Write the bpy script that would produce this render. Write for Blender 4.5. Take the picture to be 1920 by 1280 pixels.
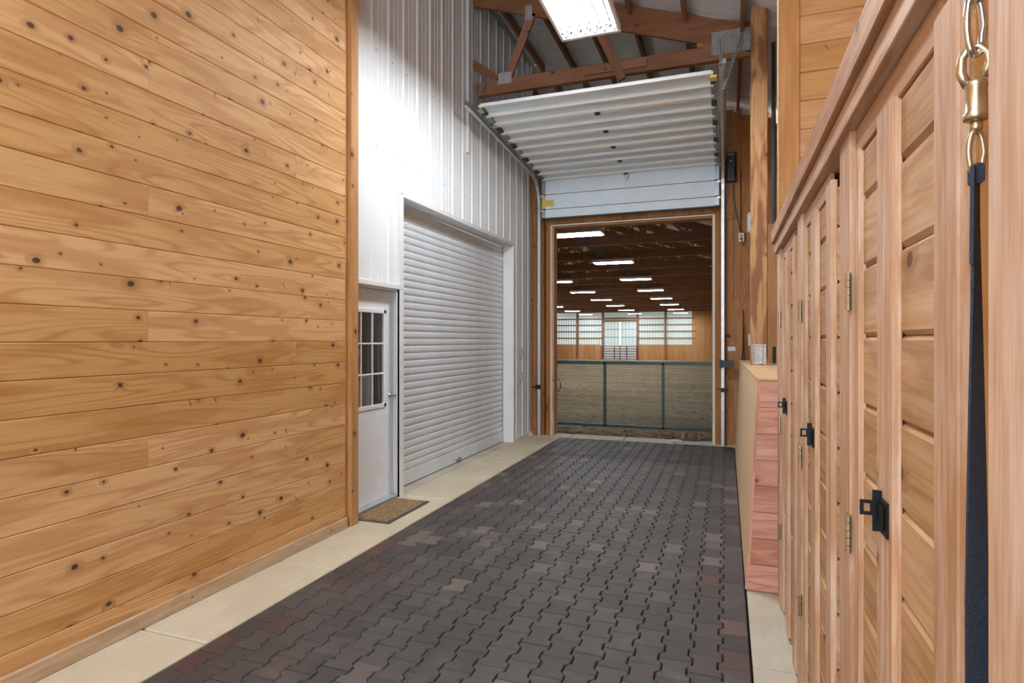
import bpy, math, random
from mathutils import Vector, Matrix
random.seed(7)
R = random.Random(11)
C = bpy.context.scene.collection
for o in list(bpy.data.objects): bpy.data.objects.remove(o)
PI = math.pi
rad = math.radians

# ------------------------------------------------------------------ camera, world, exposure
cam_d = bpy.data.cameras.new('camera'); cam = bpy.data.objects.new('camera', cam_d); C.objects.link(cam)
cam_d.sensor_width = 36.0; cam_d.lens = 36.0*1115/1920
cam_d.shift_y = -2/1920.0
cam_d.clip_start = 0.02; cam_d.clip_end = 300
cam.location = (0, 0, 1.55)
cam.rotation_euler = (rad(90), 0, math.atan(402/1115.0))
bpy.context.scene.camera = cam
vs = bpy.context.scene.view_settings
vs.view_transform = 'Standard'; vs.look = 'None'; vs.gamma = 1; vs.use_curve_mapping = False
vs.exposure = 0.74
W = bpy.data.worlds.new('overcast_sky'); bpy.context.scene.world = W; W.use_nodes = True
bg = W.node_tree.nodes['Background']
bg.inputs['Color'].default_value = (0.84, 0.92, 1.0, 1); bg.inputs['Strength'].default_value = 2.7
TUBE_W = 105.0      # brightness of the fluorescent tubes
ARENA_W = 46.0

# ------------------------------------------------------------------ node helpers
def newmat(name):
    m = bpy.data.materials.new(name); m.use_nodes = True
    nt = m.node_tree; nt.nodes.clear()
    out = nt.nodes.new('ShaderNodeOutputMaterial'); b = nt.nodes.new('ShaderNodeBsdfPrincipled')
    nt.links.new(b.outputs[0], out.inputs[0])
    return m, nt, b
class N:
    def __init__(s, nt): s.nt = nt
    def n(s, t, **k):
        x = s.nt.nodes.new(t)
        for a, v in k.items(): setattr(x, a, v)
        return x
    def set(s, sock, v):
        if isinstance(v, bpy.types.NodeSocket): s.nt.links.new(v, sock)
        elif isinstance(v, (tuple, list)) and len(v) == 3 and sock.type == 'RGBA': sock.default_value = (*v, 1)
        else: sock.default_value = v
    def m(s, op, a, b=0.0, c=0.0, clamp=False):
        x = s.n('ShaderNodeMath', operation=op, use_clamp=clamp)
        s.set(x.inputs[0], a); s.set(x.inputs[1], b); s.set(x.inputs[2], c); return x.outputs[0]
    def mix(s, f, a, b, bt='MIX'):
        x = s.n('ShaderNodeMix', data_type='RGBA', blend_type=bt)
        s.set(x.inputs[0], f); s.set(x.inputs[6], a); s.set(x.inputs[7], b); return x.outputs[2]
    def rng(s, v, a, b, c=0.0, d=1.0, smooth=True):
        x = s.n('ShaderNodeMapRange', interpolation_type='SMOOTHSTEP' if smooth else 'LINEAR')
        for i, q in enumerate((v, a, b, c, d)): s.set(x.inputs[i], q)
        return x.outputs[0]
    def xyz(s, x, y, z):
        q = s.n('ShaderNodeCombineXYZ')
        for i, v in enumerate((x, y, z)): s.set(q.inputs[i], v)
        return q.outputs[0]
    def noise(s, vec, scale, detail=2.0, rough=0.5, dim='3D'):
        x = s.n('ShaderNodeTexNoise', noise_dimensions=dim)
        s.set(x.inputs['Vector'], vec); x.inputs['Scale'].default_value = scale
        x.inputs['Detail'].default_value = detail; x.inputs['Roughness'].default_value = rough
        return x.outputs['Fac']
    def bump(s, h, strength, dist, bsdf):
        x = s.n('ShaderNodeBump'); x.inputs['Strength'].default_value = strength; x.inputs['Distance'].default_value = dist
        s.set(x.inputs['Height'], h); s.nt.links.new(x.outputs[0], bsdf.inputs['Normal'])

def wood(name, light, dark, knotc, knots=0.35, kscale=6.0, streak=0.4, spike=0.0, heart=0.5, ring=0.45, var=0.14, fade=None, fadeamt=0.0, rough=0.6, coarse=1.0, sat=0.0):
    m, nt, b = newmat(name); q = N(nt)
    at = q.n('ShaderNodeAttribute', attribute_name='wc').outputs['Vector']
    rn = q.n('ShaderNodeAttribute', attribute_name='rnd').outputs['Fac']
    oi = q.n('ShaderNodeObjectInfo').outputs['Random']
    sp = q.n('ShaderNodeSeparateXYZ'); q.set(sp.inputs[0], at)
    off = q.m('MULTIPLY', oi, 61.0)
    x = q.m('ADD', sp.outputs[0], off)
    a = q.m('ADD', q.m('ADD', sp.outputs[1], sp.outputs[2]), q.m('MULTIPLY', oi, 23.0))
    P = q.xyz(x, a, 0.0)
    # knots
    wp = q.noise(q.xyz(q.m('MULTIPLY', x, 9.0), q.m('MULTIPLY', a, 9.0), 0.0), 1.0, 1.0)
    jx = q.m('ADD', q.m('MULTIPLY', x, 0.8), q.m('MULTIPLY', wp, 0.012))
    vo = q.n('ShaderNodeTexVoronoi', voronoi_dimensions='2D', feature='F1')
    q.set(vo.inputs['Vector'], q.xyz(jx, q.m('ADD', a, q.m('MULTIPLY', wp, 0.008)), 0.0)); vo.inputs['Scale'].default_value = kscale
    vc = q.n('ShaderNodeSeparateColor'); q.set(vc.inputs[0], vo.outputs['Color'])
    ex = q.m('LESS_THAN', vc.outputs[1], knots)
    r = q.m('ADD', 0.025, q.m('MULTIPLY', q.m('POWER', vc.outputs[0], 2.0), 0.095))
    d = vo.outputs['Distance']
    kn = q.m('MULTIPLY', ex, q.m('SUBTRACT', 1.0, q.rng(d, q.m('MULTIPLY', r, 0.65), q.m('MULTIPLY', r, 1.05))))
    halo = q.m('MULTIPLY', ex, q.m('SUBTRACT', 1.0, q.rng(d, q.m('MULTIPLY', r, 0.8), q.m('MULTIPLY', r, 3.2))))
    # rings: contour lines of a stretched noise
    n1 = q.noise(q.xyz(q.m('MULTIPLY', x, 0.55*coarse), q.m('MULTIPLY', a, 5.0*coarse), 0.0), 1.0, 1.5, 0.35)
    ph = q.m('ADD', q.m('MULTIPLY', n1, 95.0), q.m('MULTIPLY', halo, 5.0))
    ph = q.m('ADD', ph, q.m('MULTIPLY', a, 60.0))
    s1 = q.m('SINE', ph)
    lines = q.m('POWER', q.m('ADD', 0.5, q.m('MULTIPLY', s1, 0.5)), 4.0)
    n2 = q.noise(q.xyz(q.m('MULTIPLY', x, 1.2), q.m('MULTIPLY', a, 7.0), 3.0), 1.0, 2.0)
    lines = q.m('MULTIPLY', lines, q.rng(n2, 0.32, 0.58))
    fine = q.noise(q.xyz(q.m('MULTIPLY', x, 5.0), q.m('MULTIPLY', a, 260.0), 0.0), 1.0, 3.0, 0.6)
    stk = q.noise(q.xyz(q.m('MULTIPLY', x, 1.3), q.m('MULTIPLY', a, 75.0), 2.0), 1.0, 4.0, 0.65)
    blot = q.noise(q.xyz(q.m('MULTIPLY', x, 1.6), q.m('MULTIPLY', a, 9.0), 9.0), 1.0, 3.0)
    col = q.mix(q.m('MULTIPLY', lines, ring), light, dark)
    col = q.mix(q.m('MULTIPLY', q.rng(fine, 0.4, 0.75), 0.30), col, dark)
    col = q.mix(q.m('MULTIPLY', q.rng(stk, 0.42, 0.72), streak), col, dark)
    col = q.mix(q.m('MULTIPLY', q.rng(blot, 0.47, 0.60), heart), col, dark)
    if fade:
        f = q.noise(q.xyz(q.m('MULTIPLY', x, 3.0), q.m('MULTIPLY', a, 30.0), 5.0), 1.0, 4.0, 0.65)
        col = q.mix(q.m('MULTIPLY', q.rng(f, 0.4, 0.7), fadeamt), col, fade)
    if spike:
        v3 = q.n('ShaderNodeTexVoronoi', voronoi_dimensions='2D', feature='F1')
        q.set(v3.inputs['Vector'], q.xyz(q.m('ADD', x, q.m('ADD', q.m('MULTIPLY', a, 0.45), q.m('MULTIPLY', wp, 0.02))), q.m('MULTIPLY', a, 0.28), 0.0)); v3.inputs['Scale'].default_value = 5.0
        c3 = q.n('ShaderNodeSeparateColor'); q.set(c3.inputs[0], v3.outputs['Color'])
        e3 = q.m('LESS_THAN', c3.outputs[0], spike)
        sp3 = q.m('MULTIPLY', e3, q.m('SUBTRACT', 1.0, q.rng(v3.outputs['Distance'], 0.012, q.m('ADD', 0.03, q.m('MULTIPLY', c3.outputs[2], 0.035)))))
        col = q.mix(q.m('MULTIPLY', sp3, 0.75), col, tuple(0.2*dark[i] + 0.8*knotc[i] for i in range(3)))
    # per-piece tint
    v = q.m('FRACT', q.m('ADD', rn, q.m('MULTIPLY', oi, 7.31)))
    br = q.m('ADD', 1.0 - var*1.3, q.m('MULTIPLY', v, var*2))
    hs = q.n('ShaderNodeHueSaturation'); q.set(hs.inputs['Value'], br); q.set(hs.inputs['Color'], col)
    q.set(hs.inputs['Saturation'], q.m('ADD', 1.06+sat, q.m('MULTIPLY', v, -0.12)))
    col = hs.outputs[0]
    col = q.mix(q.m('MULTIPLY', halo, 0.42), col, tuple(0.35*dark[i] + 0.65*knotc[i] for i in range(3)))
    col = q.mix(q.m('MULTIPLY', kn, 0.92), col, knotc)
    q.set(b.inputs['Base Color'], col)
    b.inputs['Roughness'].default_value = rough
    b.inputs['Specular IOR Level'].default_value = 0.3
    q.bump(q.m('ADD', q.m('MULTIPLY', fine, 0.7), q.m('MULTIPLY', kn, -0.5)), 0.25, 0.002, b)
    return m

def plain(name, col, rough=0.5, metal=0.0, var=0.04, nscale=6.0, spec=0.5, bump=0.0, bscale=60.0, emit=None, estr=0.0, col2=None, stretch=(1, 1, 1), amt=1.0):
    m, nt, b = newmat(name); q = N(nt)
    tc = q.n('ShaderNodeTexCoord').outputs['Object']
    mp = q.n('ShaderNodeMapping'); q.set(mp.inputs['Vector'], tc); mp.inputs['Scale'].default_value = stretch
    nz = q.noise(mp.outputs[0], nscale, 4.0, 0.6)
    c2 = col2 or tuple(max(0, c*(1-3*var)) for c in col)
    c = q.mix(q.m('MULTIPLY', q.rng(nz, 0.35, 0.7), amt), col, c2)
    q.set(b.inputs['Base Color'], c)
    b.inputs['Roughness'].default_value = rough; b.inputs['Metallic'].default_value = metal
    b.inputs['Specular IOR Level'].default_value = spec
    if bump: q.bump(q.noise(tc, bscale, 3.0), bump, 0.004, b)
    if emit: b.inputs['Emission Color'].default_value = (*emit, 1); b.inputs['Emission Strength'].default_value = estr
    return m

M = {}
M['pine'] = wood('knotty_pine', (0.655, 0.385, 0.165), (0.45, 0.205, 0.066), (0.070, 0.024, 0.012), knots=0.55, kscale=6.2, streak=0.3, spike=0.34, heart=0.55, ring=0.75, var=0.13)
M['pine_trim'] = wood('pine_trim', (0.50, 0.25, 0.085), (0.34, 0.14, 0.040), (0.06, 0.022, 0.012), knots=0.3, kscale=6, ring=0.35, var=0.06)
M['pine_worn'] = wood('worn_base_board', (0.50, 0.33, 0.19), (0.36, 0.22, 0.11), (0.10, 0.055, 0.03), knots=0.25, fade=(0.52, 0.43, 0.33), fadeamt=0.7, var=0.06)
M['pine_end'] = wood('pine_end_wall', (0.60, 0.325, 0.135), (0.44, 0.20, 0.07), (0.09, 0.03, 0.015), knots=0.25, kscale=4.5, spike=0.3, ring=0.6, var=0.10)
M['cedar'] = wood('pink_cedar_frame', (0.57, 0.345, 0.205), (0.37, 0.185, 0.095), (0.14, 0.05, 0.025), knots=0.10, kscale=4.0, streak=0.75, ring=0.3, var=0.08, fade=(0.70, 0.52, 0.40), fadeamt=0.7, coarse=1.6)
M['cedar_near'] = wood('pale_cedar_post', (0.60, 0.385, 0.255), (0.42, 0.235, 0.14), (0.2, 0.08, 0.04), knots=0.05, kscale=3.0, streak=0.85, ring=0.3, var=0.04, fade=(0.72, 0.57, 0.47), fadeamt=0.7, coarse=1.6)
M['board'] = wood('locker_board', (0.52, 0.30, 0.135), (0.30, 0.145, 0.052), (0.12, 0.04, 0.02), knots=0.28, kscale=4.2, streak=0.55, ring=0.65, var=0.13, fade=(0.64, 0.46, 0.31), fadeamt=0.35)
M['rough'] = wood('rough_sawn_rail', (0.52, 0.28, 0.14), (0.30, 0.135, 0.06), (0.12, 0.05, 0.03), knots=0.08, streak=0.9, ring=0.4, var=0.06, coarse=2.0, fade=(0.60, 0.41, 0.27), fadeamt=0.4)
M['truss'] = wood('truss_lumber', (0.33, 0.160, 0.085), (0.22, 0.092, 0.046), (0.05, 0.02, 0.01), knots=0.12, ring=0.4, var=0.12)
M['truss_far'] = wood('arena_truss_lumber', (0.27, 0.145, 0.085), (0.19, 0.09, 0.05), (0.04, 0.02, 0.01), knots=0.0, ring=0.3, var=0.15)
M['post'] = wood('treated_post', (0.52, 0.28, 0.115), (0.36, 0.16, 0.055), (0.05, 0.015, 0.01), knots=0.22, kscale=4.5, ring=0.5, var=0.08)
M['post_dark'] = wood('stained_post', (0.53, 0.28, 0.11), (0.20, 0.075, 0.025), (0.03, 0.012, 0.008), knots=0.35, kscale=4.0, streak=0.5, heart=0.85, ring=0.7, var=0.04)
M['jamb'] = wood('knotty_jamb', (0.37, 0.165, 0.055), (0.25, 0.09, 0.028), (0.04, 0.015, 0.01), knots=0.4, ring=0.3, var=0.08)
M['ply'] = wood('siding_plywood', (0.44, 0.205, 0.065), (0.31, 0.115, 0.032), (0.07, 0.025, 0.015), knots=0.12, kscale=3.5, ring=0.7, var=0.07, coarse=1.2)
M['ply_far'] = wood('arena_wall_boards', (0.50, 0.27, 0.12), (0.40, 0.19, 0.075), (0.10, 0.04, 0.02), knots=0.0, ring=0.5, var=0.10)
M['light_ply'] = wood('pale_plywood', (0.68, 0.47, 0.27), (0.60, 0.38, 0.19), (0.3, 0.16, 0.08), knots=0.04, kscale=3.0, ring=0.22, var=0.03)
M['pink'] = wood('pink_douglas_fir', (0.64, 0.34, 0.245), (0.40, 0.135, 0.075), (0.2, 0.06, 0.035), knots=0.08, ring=0.75, var=0.06, fade=(0.70, 0.47, 0.39), fadeamt=0.4, coarse=1.5)
M['osb'] = plain('chipboard_edge', (0.55, 0.36, 0.17), 0.9, var=0.1, nscale=120, col2=(0.34, 0.18, 0.07), bump=0.5, bscale=150)

M['white'] = plain('white_painted_steel', (0.83, 0.86, 0.88), 0.38, var=0.012, nscale=1.5)
M['white_trim'] = plain('white_trim_paint', (0.82, 0.82, 0.81), 0.4, var=0.02, nscale=3)
M['white_soil'] = plain('white_steel_door', (0.84, 0.87, 0.91), 0.4, var=0.02, nscale=5)
M['shutter'] = plain('shutter_slat_steel', (0.80, 0.86, 0.91), 0.36, var=0.03, nscale=3, metal=0.15)
M['soffit'] = plain('reveal_steel', (0.74, 0.75, 0.75), 0.45, var=0.02)
M['ohd'] = plain('overhead_door_panel', (0.76, 0.86, 0.93), 0.5, var=0.02, nscale=3)
M['ohd_rail'] = plain('overhead_door_rail', (0.86, 0.87, 0.87), 0.5, var=0.05, nscale=5, col2=(0.82, 0.76, 0.65), stretch=(0.4, 3, 3), amt=0.8)
M['galv'] = plain('galvanised_steel', (0.42, 0.46, 0.49), 0.42, metal=0.75, var=0.08, nscale=25)
M['galv_dull'] = plain('dull_nail_plate', (0.16, 0.18, 0.20), 0.7, metal=0.1, var=0.05)
M['galv_lt'] = plain('bright_galvanised', (0.66, 0.69, 0.72), 0.38, metal=0.7, var=0.06, nscale=20)
M['black'] = plain('black_plastic', (0.014, 0.015, 0.017), 0.4, var=0.1)
M['black_metal'] = plain('black_iron', (0.012, 0.013, 0.016), 0.32, metal=0.4, var=0.1)
M['brass'] = plain('brass', (0.60, 0.50, 0.33), 0.34, metal=0.9, var=0.08, nscale=8)
M['chrome'] = plain('polished_steel', (0.78, 0.79, 0.80), 0.16, metal=1.0, var=0.03)
M['mirror'] = plain('polished_reflector', (0.55, 0.56, 0.57), 0.08, metal=1.0, var=0.01)
M['zinc'] = plain('zinc_carabiner', (0.75, 0.80, 0.84), 0.2, metal=1.0, var=0.03)
M['yellow'] = plain('yellow_label', (0.78, 0.58, 0.13), 0.6, var=0.05)
M['green'] = plain('dark_green_paint', (0.012, 0.050, 0.042), 0.35, var=0.1)
M['mesh'] = plain('dark_mesh_coating', (0.020, 0.045, 0.038), 0.4, var=0.1)
M['red'] = plain('red_gate_paint', (0.20, 0.018, 0.03), 0.4, var=0.1)
M['ivory'] = plain('ivory_plastic', (0.72, 0.68, 0.54), 0.45, var=0.03)
M['bright_plastic'] = plain('white_plastic', (0.82, 0.82, 0.80), 0.35, var=0.01)
M['card'] = plain('white_card', (0.85, 0.84, 0.82), 0.7, var=0.01)
M['grey_cord'] = plain('grey_cord', (0.30, 0.28, 0.26), 0.7, var=0.1)
M['coir'] = plain('coir_mat', (0.34, 0.20, 0.095), 0.95, var=0.1, nscale=45, col2=(0.13, 0.075, 0.04), bump=1.0, bscale=130)
M['rubber'] = plain('grey_rubber', (0.075, 0.085, 0.088), 0.75, var=0.1)
M['strap'] = plain('navy_webbing', (0.020, 0.034, 0.060), 0.75, var=0.15, nscale=400, bump=0.6, bscale=500)
M['strap_lt'] = plain('webbing_stitching', (0.10, 0.13, 0.19), 0.8, var=0.2, nscale=300)
M['dark_bed'] = plain('sand_bed', (0.035, 0.028, 0.024), 0.95, var=0.15, nscale=40)
M['roofmat'] = plain('white_roof_insulation', (0.78, 0.80, 0.83), 0.35, var=0.05, nscale=2.0, stretch=(1, 12, 1), bump=0.0)
M['orange'] = plain('orange_crate', (0.50, 0.12, 0.05), 0.6, var=0.1)
M['greenprint'] = plain('green_printed_card', (0.20, 0.45, 0.15), 0.6, var=0.1)
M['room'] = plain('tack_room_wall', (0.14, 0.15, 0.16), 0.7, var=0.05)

# concrete
def concrete(name, c1, c2):
    m, nt, b = newmat(name); q = N(nt)
    tc = q.n('ShaderNodeTexCoord').outputs['Object']
    mp = q.n('ShaderNodeMapping'); q.set(mp.inputs['Vector'], tc); mp.inputs['Scale'].default_value = (12, 1.2, 1)
    broom = q.noise(mp.outputs[0], 3.0, 5.0, 0.65)
    cl = q.noise(tc, 2.2, 4.0, 0.6); sp = q.noise(tc, 90.0, 2.0)
    c = q.mix(q.rng(cl, 0.3, 0.7), c1, c2)
    c = q.mix(q.m('MULTIPLY', q.rng(broom, 0.45, 0.75), 0.35), c, tuple(x*0.78 for x in c2))
    c = q.mix(q.m('MULTIPLY', q.rng(sp, 0.62, 0.72), 0.3), c, tuple(x*0.6 for x in c2))
    q.set(b.inputs['Base Color'], c); b.inputs['Roughness'].default_value = 0.7; b.inputs['Specular IOR Level'].default_value = 0.3
    q.bump(sp, 0.2, 0.002, b); return m
M['concrete'] = concrete('beige_concrete', (0.62, 0.545, 0.405), (0.54, 0.465, 0.335))
M['concrete_grey'] = concrete('grey_concrete', (0.56, 0.51, 0.42), (0.47, 0.42, 0.33))

# pavers
def paver_mat():
    m, nt, b = newmat('rubber_paver'); q = N(nt)
    ge = q.n('ShaderNodeNewGeometry').outputs['Position']
    oi = q.n('ShaderNodeObjectInfo').outputs['Random']
    rn = q.n('ShaderNodeAttribute', attribute_name='rnd').outputs['Fac']
    v = q.m('FRACT', q.m('ADD', rn, q.m('MULTIPLY', oi, 9.7)))
    v2 = q.m('FRACT', q.m('MULTIPLY', v, 13.7))
    sp = q.n('ShaderNodeSeparateXYZ'); q.set(sp.inputs[0], ge)
    big = q.noise(ge, 0.9, 2.0)
    # the outer edges of the paving are redder and less trodden than its middle
    edge = q.rng(q.m('ABSOLUTE', q.m('ADD', sp.outputs[0], 1.15)), 0.55, 1.35)
    redf = q.m('MULTIPLY', q.m('ADD', q.m('MULTIPLY', edge, 0.50), q.m('MULTIPLY', q.rng(big, 0.45, 0.7), 0.12)), q.m('ADD', 0.45, q.m('MULTIPLY', v, 0.75)), clamp=True)
    c = q.mix(redf, (0.060, 0.054, 0.052), (0.062, 0.040, 0.034))
    light = q.m('MULTIPLY', q.rng(v2, 0.90, 0.97), 0.35)
    c = q.mix(light, c, (0.21, 0.165, 0.135))
    red = q.m('MULTIPLY', q.m('MULTIPLY', q.rng(v, 0.86, 0.92), edge), 0.8)
    c = q.mix(red, c, (0.095, 0.045, 0.036))
    du = q.noise(ge, 3.3, 5.0, 0.6)
    c = q.mix(q.m('MULTIPLY', q.rng(du, 0.5, 0.78), 0.32), c, (0.20, 0.18, 0.16))
    sc = q.noise(ge, 260.0, 2.0)
    c = q.mix(q.m('MULTIPLY', q.rng(sc, 0.45, 0.7), 0.28), c, (0.15, 0.14, 0.13))
    spk = q.noise(ge, 45.0, 1.0)
    c = q.mix(q.rng(spk, 0.80, 0.83), c, (0.5, 0.46, 0.4))
    hs = q.n('ShaderNodeHueSaturation'); q.set(hs.inputs['Color'], c); q.set(hs.inputs['Value'], q.m('ADD', 0.80, q.m('MULTIPLY', v2, 0.4)))
    q.set(b.inputs['Base Color'], hs.outputs[0])
    b.inputs['Roughness'].default_value = 0.62; b.inputs['Specular IOR Level'].default_value = 0.35
    q.bump(sc, 0.5, 0.002, b); return m
M['paver'] = paver_mat()

def sand_mat():
    m, nt, b = newmat('arena_sand'); q = N(nt)
    ge = q.n('ShaderNodeNewGeometry').outputs['Position']
    mp = q.n('ShaderNodeMapping'); q.set(mp.inputs['Vector'], ge); mp.inputs['Scale'].default_value = (0.25, 1, 1)
    mp2 = q.n('ShaderNodeMapping'); q.set(mp2.inputs['Vector'], ge); mp2.inputs['Scale'].default_value = (0.6, 1.3, 1)
    a = q.noise(mp.outputs[0], 0.8, 4.0, 0.6); f = q.noise(mp2.outputs[0], 7.0, 6.0, 0.72); g = q.noise(ge, 3.0, 4.0)
    sp = q.n('ShaderNodeSeparateXYZ'); q.set(sp.inputs[0], ge)
    c = q.mix(q.rng(a, 0.35, 0.65), (0.36, 0.295, 0.175), (0.25, 0.20, 0.12))
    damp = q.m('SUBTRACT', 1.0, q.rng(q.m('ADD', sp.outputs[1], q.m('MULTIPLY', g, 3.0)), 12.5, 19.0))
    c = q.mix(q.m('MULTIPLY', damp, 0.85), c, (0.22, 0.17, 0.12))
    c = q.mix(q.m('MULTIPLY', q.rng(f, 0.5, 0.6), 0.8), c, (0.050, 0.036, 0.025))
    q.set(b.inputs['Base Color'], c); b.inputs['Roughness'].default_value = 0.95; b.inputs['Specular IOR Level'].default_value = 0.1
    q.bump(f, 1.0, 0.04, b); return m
M['sand'] = sand_mat()

def emis(name, col, s):
    m = bpy.data.materials.new(name); m.use_nodes = True; nt = m.node_tree; nt.nodes.clear()
    o = nt.nodes.new('ShaderNodeOutputMaterial'); e = nt.nodes.new('ShaderNodeEmission')
    e.inputs[0].default_value = (*col, 1); e.inputs[1].default_value = s; nt.links.new(e.outputs[0], o.inputs[0]); return m
M['tube'] = emis('fluorescent_tube', (0.90, 0.96, 1.0), TUBE_W)
M['lens'] = emis('arena_lamp_lens', (0.97, 0.98, 1.0), ARENA_W)
M['slit'] = emis('daylight_in_gap', (0.95, 0.98, 1.0), 2.4)
# fibreglass sheets of the far wall: daylight comes through them
m, nt, b = newmat('translucent_sheet')
b.inputs['Base Color'].default_value = (0.36, 0.43, 0.42, 1); b.inputs['Roughness'].default_value = 0.6
b.inputs['Emission Color'].default_value = (0.66, 0.80, 0.76, 1); b.inputs['Emission Strength'].default_value = 0.17
M['trans'] = m
m, nt, b = newmat('window_glass')
b.inputs['Base Color'].default_value = (0.9, 0.95, 0.95, 1); b.inputs['Roughness'].default_value = 0.02
b.inputs['Transmission Weight'].default_value = 1.0; b.inputs['IOR'].default_value = 1.45
M['glass'] = m

# ------------------------------------------------------------------ mesh helpers
class MB:
    def __init__(s): s.v = []; s.f = []; s.wc = []; s.rn = []
    def add(s, verts, faces, grain='y', off=None, rn=None, mat=None):
        """verts in local space; grain axis gives the wood coordinate; mat moves the lot"""
        off = off if off is not None else (R.uniform(0, 90), R.uniform(0, 90), 0)
        rn = R.random() if rn is None else rn
        b = len(s.v)
        for p in verts:
            x, y, z = p
            g = {'x': (x, y, z), 'y': (y, x, z), 'z': (z, x, y)}[grain]
            s.wc.append((g[0]+off[0], g[1]+off[1], g[2])); s.rn.append(rn)
            s.v.append(tuple(mat @ Vector(p)) if mat else (x, y, z))
        for f in faces: s.f.append(tuple(i+b for i in f))
    def box(s, x0, x1, y0, y1, z0, z1, grain='y', c=0.0, **k):
        if x0 > x1: x0, x1 = x1, x0
        if y0 > y1: y0, y1 = y1, y0
        if z0 > z1: z0, z1 = z1, z0
        if c <= 0:
            v = [(x, y, z) for x in (x0, x1) for y in (y0, y1) for z in (z0, z1)]
            f = [(0, 1, 3, 2), (4, 6, 7, 5), (0, 4, 5, 1), (2, 3, 7, 6), (0, 2, 6, 4), (1, 5, 7, 3)]
            s.add(v, f, grain, **k); return
        # chamfer on the edges that run along the grain
        ax = {'x': 0, 'y': 1, 'z': 2}[grain]
        lo = [x0, y0, z0]; hi = [x1, y1, z1]
        o = [i for i in range(3) if i != ax]
        a0, a1, b0, b1 = lo[o[0]], hi[o[0]], lo[o[1]], hi[o[1]]
        pr = [(a0+c, b0), (a1-c, b0), (a1, b0+c), (a1, b1-c), (a1-c, b1), (a0+c, b1), (a0, b1-c), (a0, b0+c)]
        s.prism(pr, grain, lo[ax], hi[ax], grain=grain, **k)
    def prism(s, pr, axis, a0, a1, grain=None, **k):
        """polygon pr in the two other axes (in xyz order), extruded along axis"""
        n = len(pr); v = []
        for a in (a0, a1):
            for (p, q) in pr:
                v.append({'x': (a, p, q), 'y': (p, a, q), 'z': (p, q, a)}[axis])
        f = [tuple(range(n)), tuple(range(2*n-1, n-1, -1))] + [(i, i+n, (i+1) % n + n, (i+1) % n) for i in range(n)]
        s.add(v, f, grain or axis, **k)
    def sheet(s, pr, axis, a0, a1, grain=None, **k):
        n = len(pr); v = []
        for a in (a0, a1):
            for (p, q) in pr:
                v.append({'x': (a, p, q), 'y': (p, a, q), 'z': (p, q, a)}[axis])
        s.add(v, [(i, i+n, i+1+n, i+1) for i in range(n-1)], grain or axis, **k)
    def beam(s, p0, p1, w, h, up=(0, 0, 1), **k):
        """w across, h along up"""
        p0 = Vector(p0); p1 = Vector(p1); d = p1-p0; L = d.length; d.normalize()
        u = Vector(up); u = (u - d*u.dot(d)).normalized(); r = d.cross(u)
        mt = Matrix((( d.x, r.x, u.x, p0.x), (d.y, r.y, u.y, p0.y), (d.z, r.z, u.z, p0.z), (0, 0, 0, 1)))
        s.box(0, L, -w/2, w/2, -h/2, h/2, grain='x', mat=mt, **k)
    def tube(s, pts, r, n=8, closed=False, cap=True, **k):
        pts = [Vector(p) for p in pts]; v = []; f = []
        m = len(pts)
        prev = None
        rr = r if isinstance(r, (list, tuple)) else [r]*m
        for i, p in enumerate(pts):
            if closed: t = pts[(i+1) % m] - pts[i-1]
            else: t = pts[min(i+1, m-1)] - pts[max(i-1, 0)]
            t.normalize()
            if prev is None:
                u = Vector((0, 0, 1)) if abs(t.z) < 0.9 else Vector((1, 0, 0))
            else: u = prev
            u = (u - t*u.dot(t)).normalized(); w = t.cross(u); prev = u
            for j in range(n):
                a = 2*PI*j/n; v.append(tuple(p + (u*math.cos(a) + w*math.sin(a))*rr[i]))
        for i in range(m if closed else m-1):
            for j in range(n):
                a = i*n+j; b = i*n+(j+1) % n; c = ((i+1) % m)*n+(j+1) % n; d = ((i+1) % m)*n+j
                f.append((a, b, c, d))
        if cap and not closed: f.append(tuple(range(n-1, -1, -1))); f.append(tuple(range((m-1)*n, m*n)))
        s.add(v, f, 'y', **k)
    def lathe(s, prof, n=16, mat=None, **k):
        """profile (r, z) about local z"""
        v = []; f = []
        for (r, z) in prof:
            for j in range(n): a = 2*PI*j/n; v.append((r*math.cos(a), r*math.sin(a), z))
        for i in range(len(prof)-1):
            for j in range(n): f.append((i*n+j, i*n+(j+1) % n, (i+1)*n+(j+1) % n, (i+1)*n+j))
        f.append(tuple(range(n-1, -1, -1))); f.append(tuple(range((len(prof)-1)*n, len(prof)*n)))
        s.add(v, f, 'z', mat=mat, **k)
    def mesh(s, name, mat, smooth=False):
        me = bpy.data.meshes.new(name); me.from_pydata(s.v, [], s.f)
        a = me.attributes.new('wc', 'FLOAT_VECTOR', 'POINT'); a.data.foreach_set('vector', [c for p in s.wc for c in p])
        a = me.attributes.new('rnd', 'FLOAT', 'POINT'); a.data.foreach_set('value', s.rn)
        me.materials.append(mat)
        if smooth: me.polygons.foreach_set('use_smooth', [True]*len(me.polygons))
        import bmesh
        bm = bmesh.new(); bm.from_mesh(me); bmesh.ops.recalc_face_normals(bm, faces=bm.faces); bm.to_mesh(me); bm.free()
        me.update(); return me
    def build(s, name, mat, parent=None, smooth=False, kind=None, label=None):
        o = bpy.data.objects.new(name, s.mesh(name, M[mat] if isinstance(mat, str) else mat, smooth)); C.objects.link(o)
        if parent: o.parent = parent; o.matrix_parent_inverse = Matrix()
        if kind: o['kind'] = kind
        if label: o['label'] = label
        return o
def link(name, me, parent, loc=(0, 0, 0), rot=(0, 0, 0)):
    o = bpy.data.objects.new(name, me); C.objects.link(o); o.parent = parent; o.location = loc; o.rotation_euler = rot; return o
def tag(o, label, cat, group=None, kind=None):
    o['label'] = label; o['category'] = cat
    if group: o['group'] = group
    if kind: o['kind'] = kind
    return o
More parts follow.
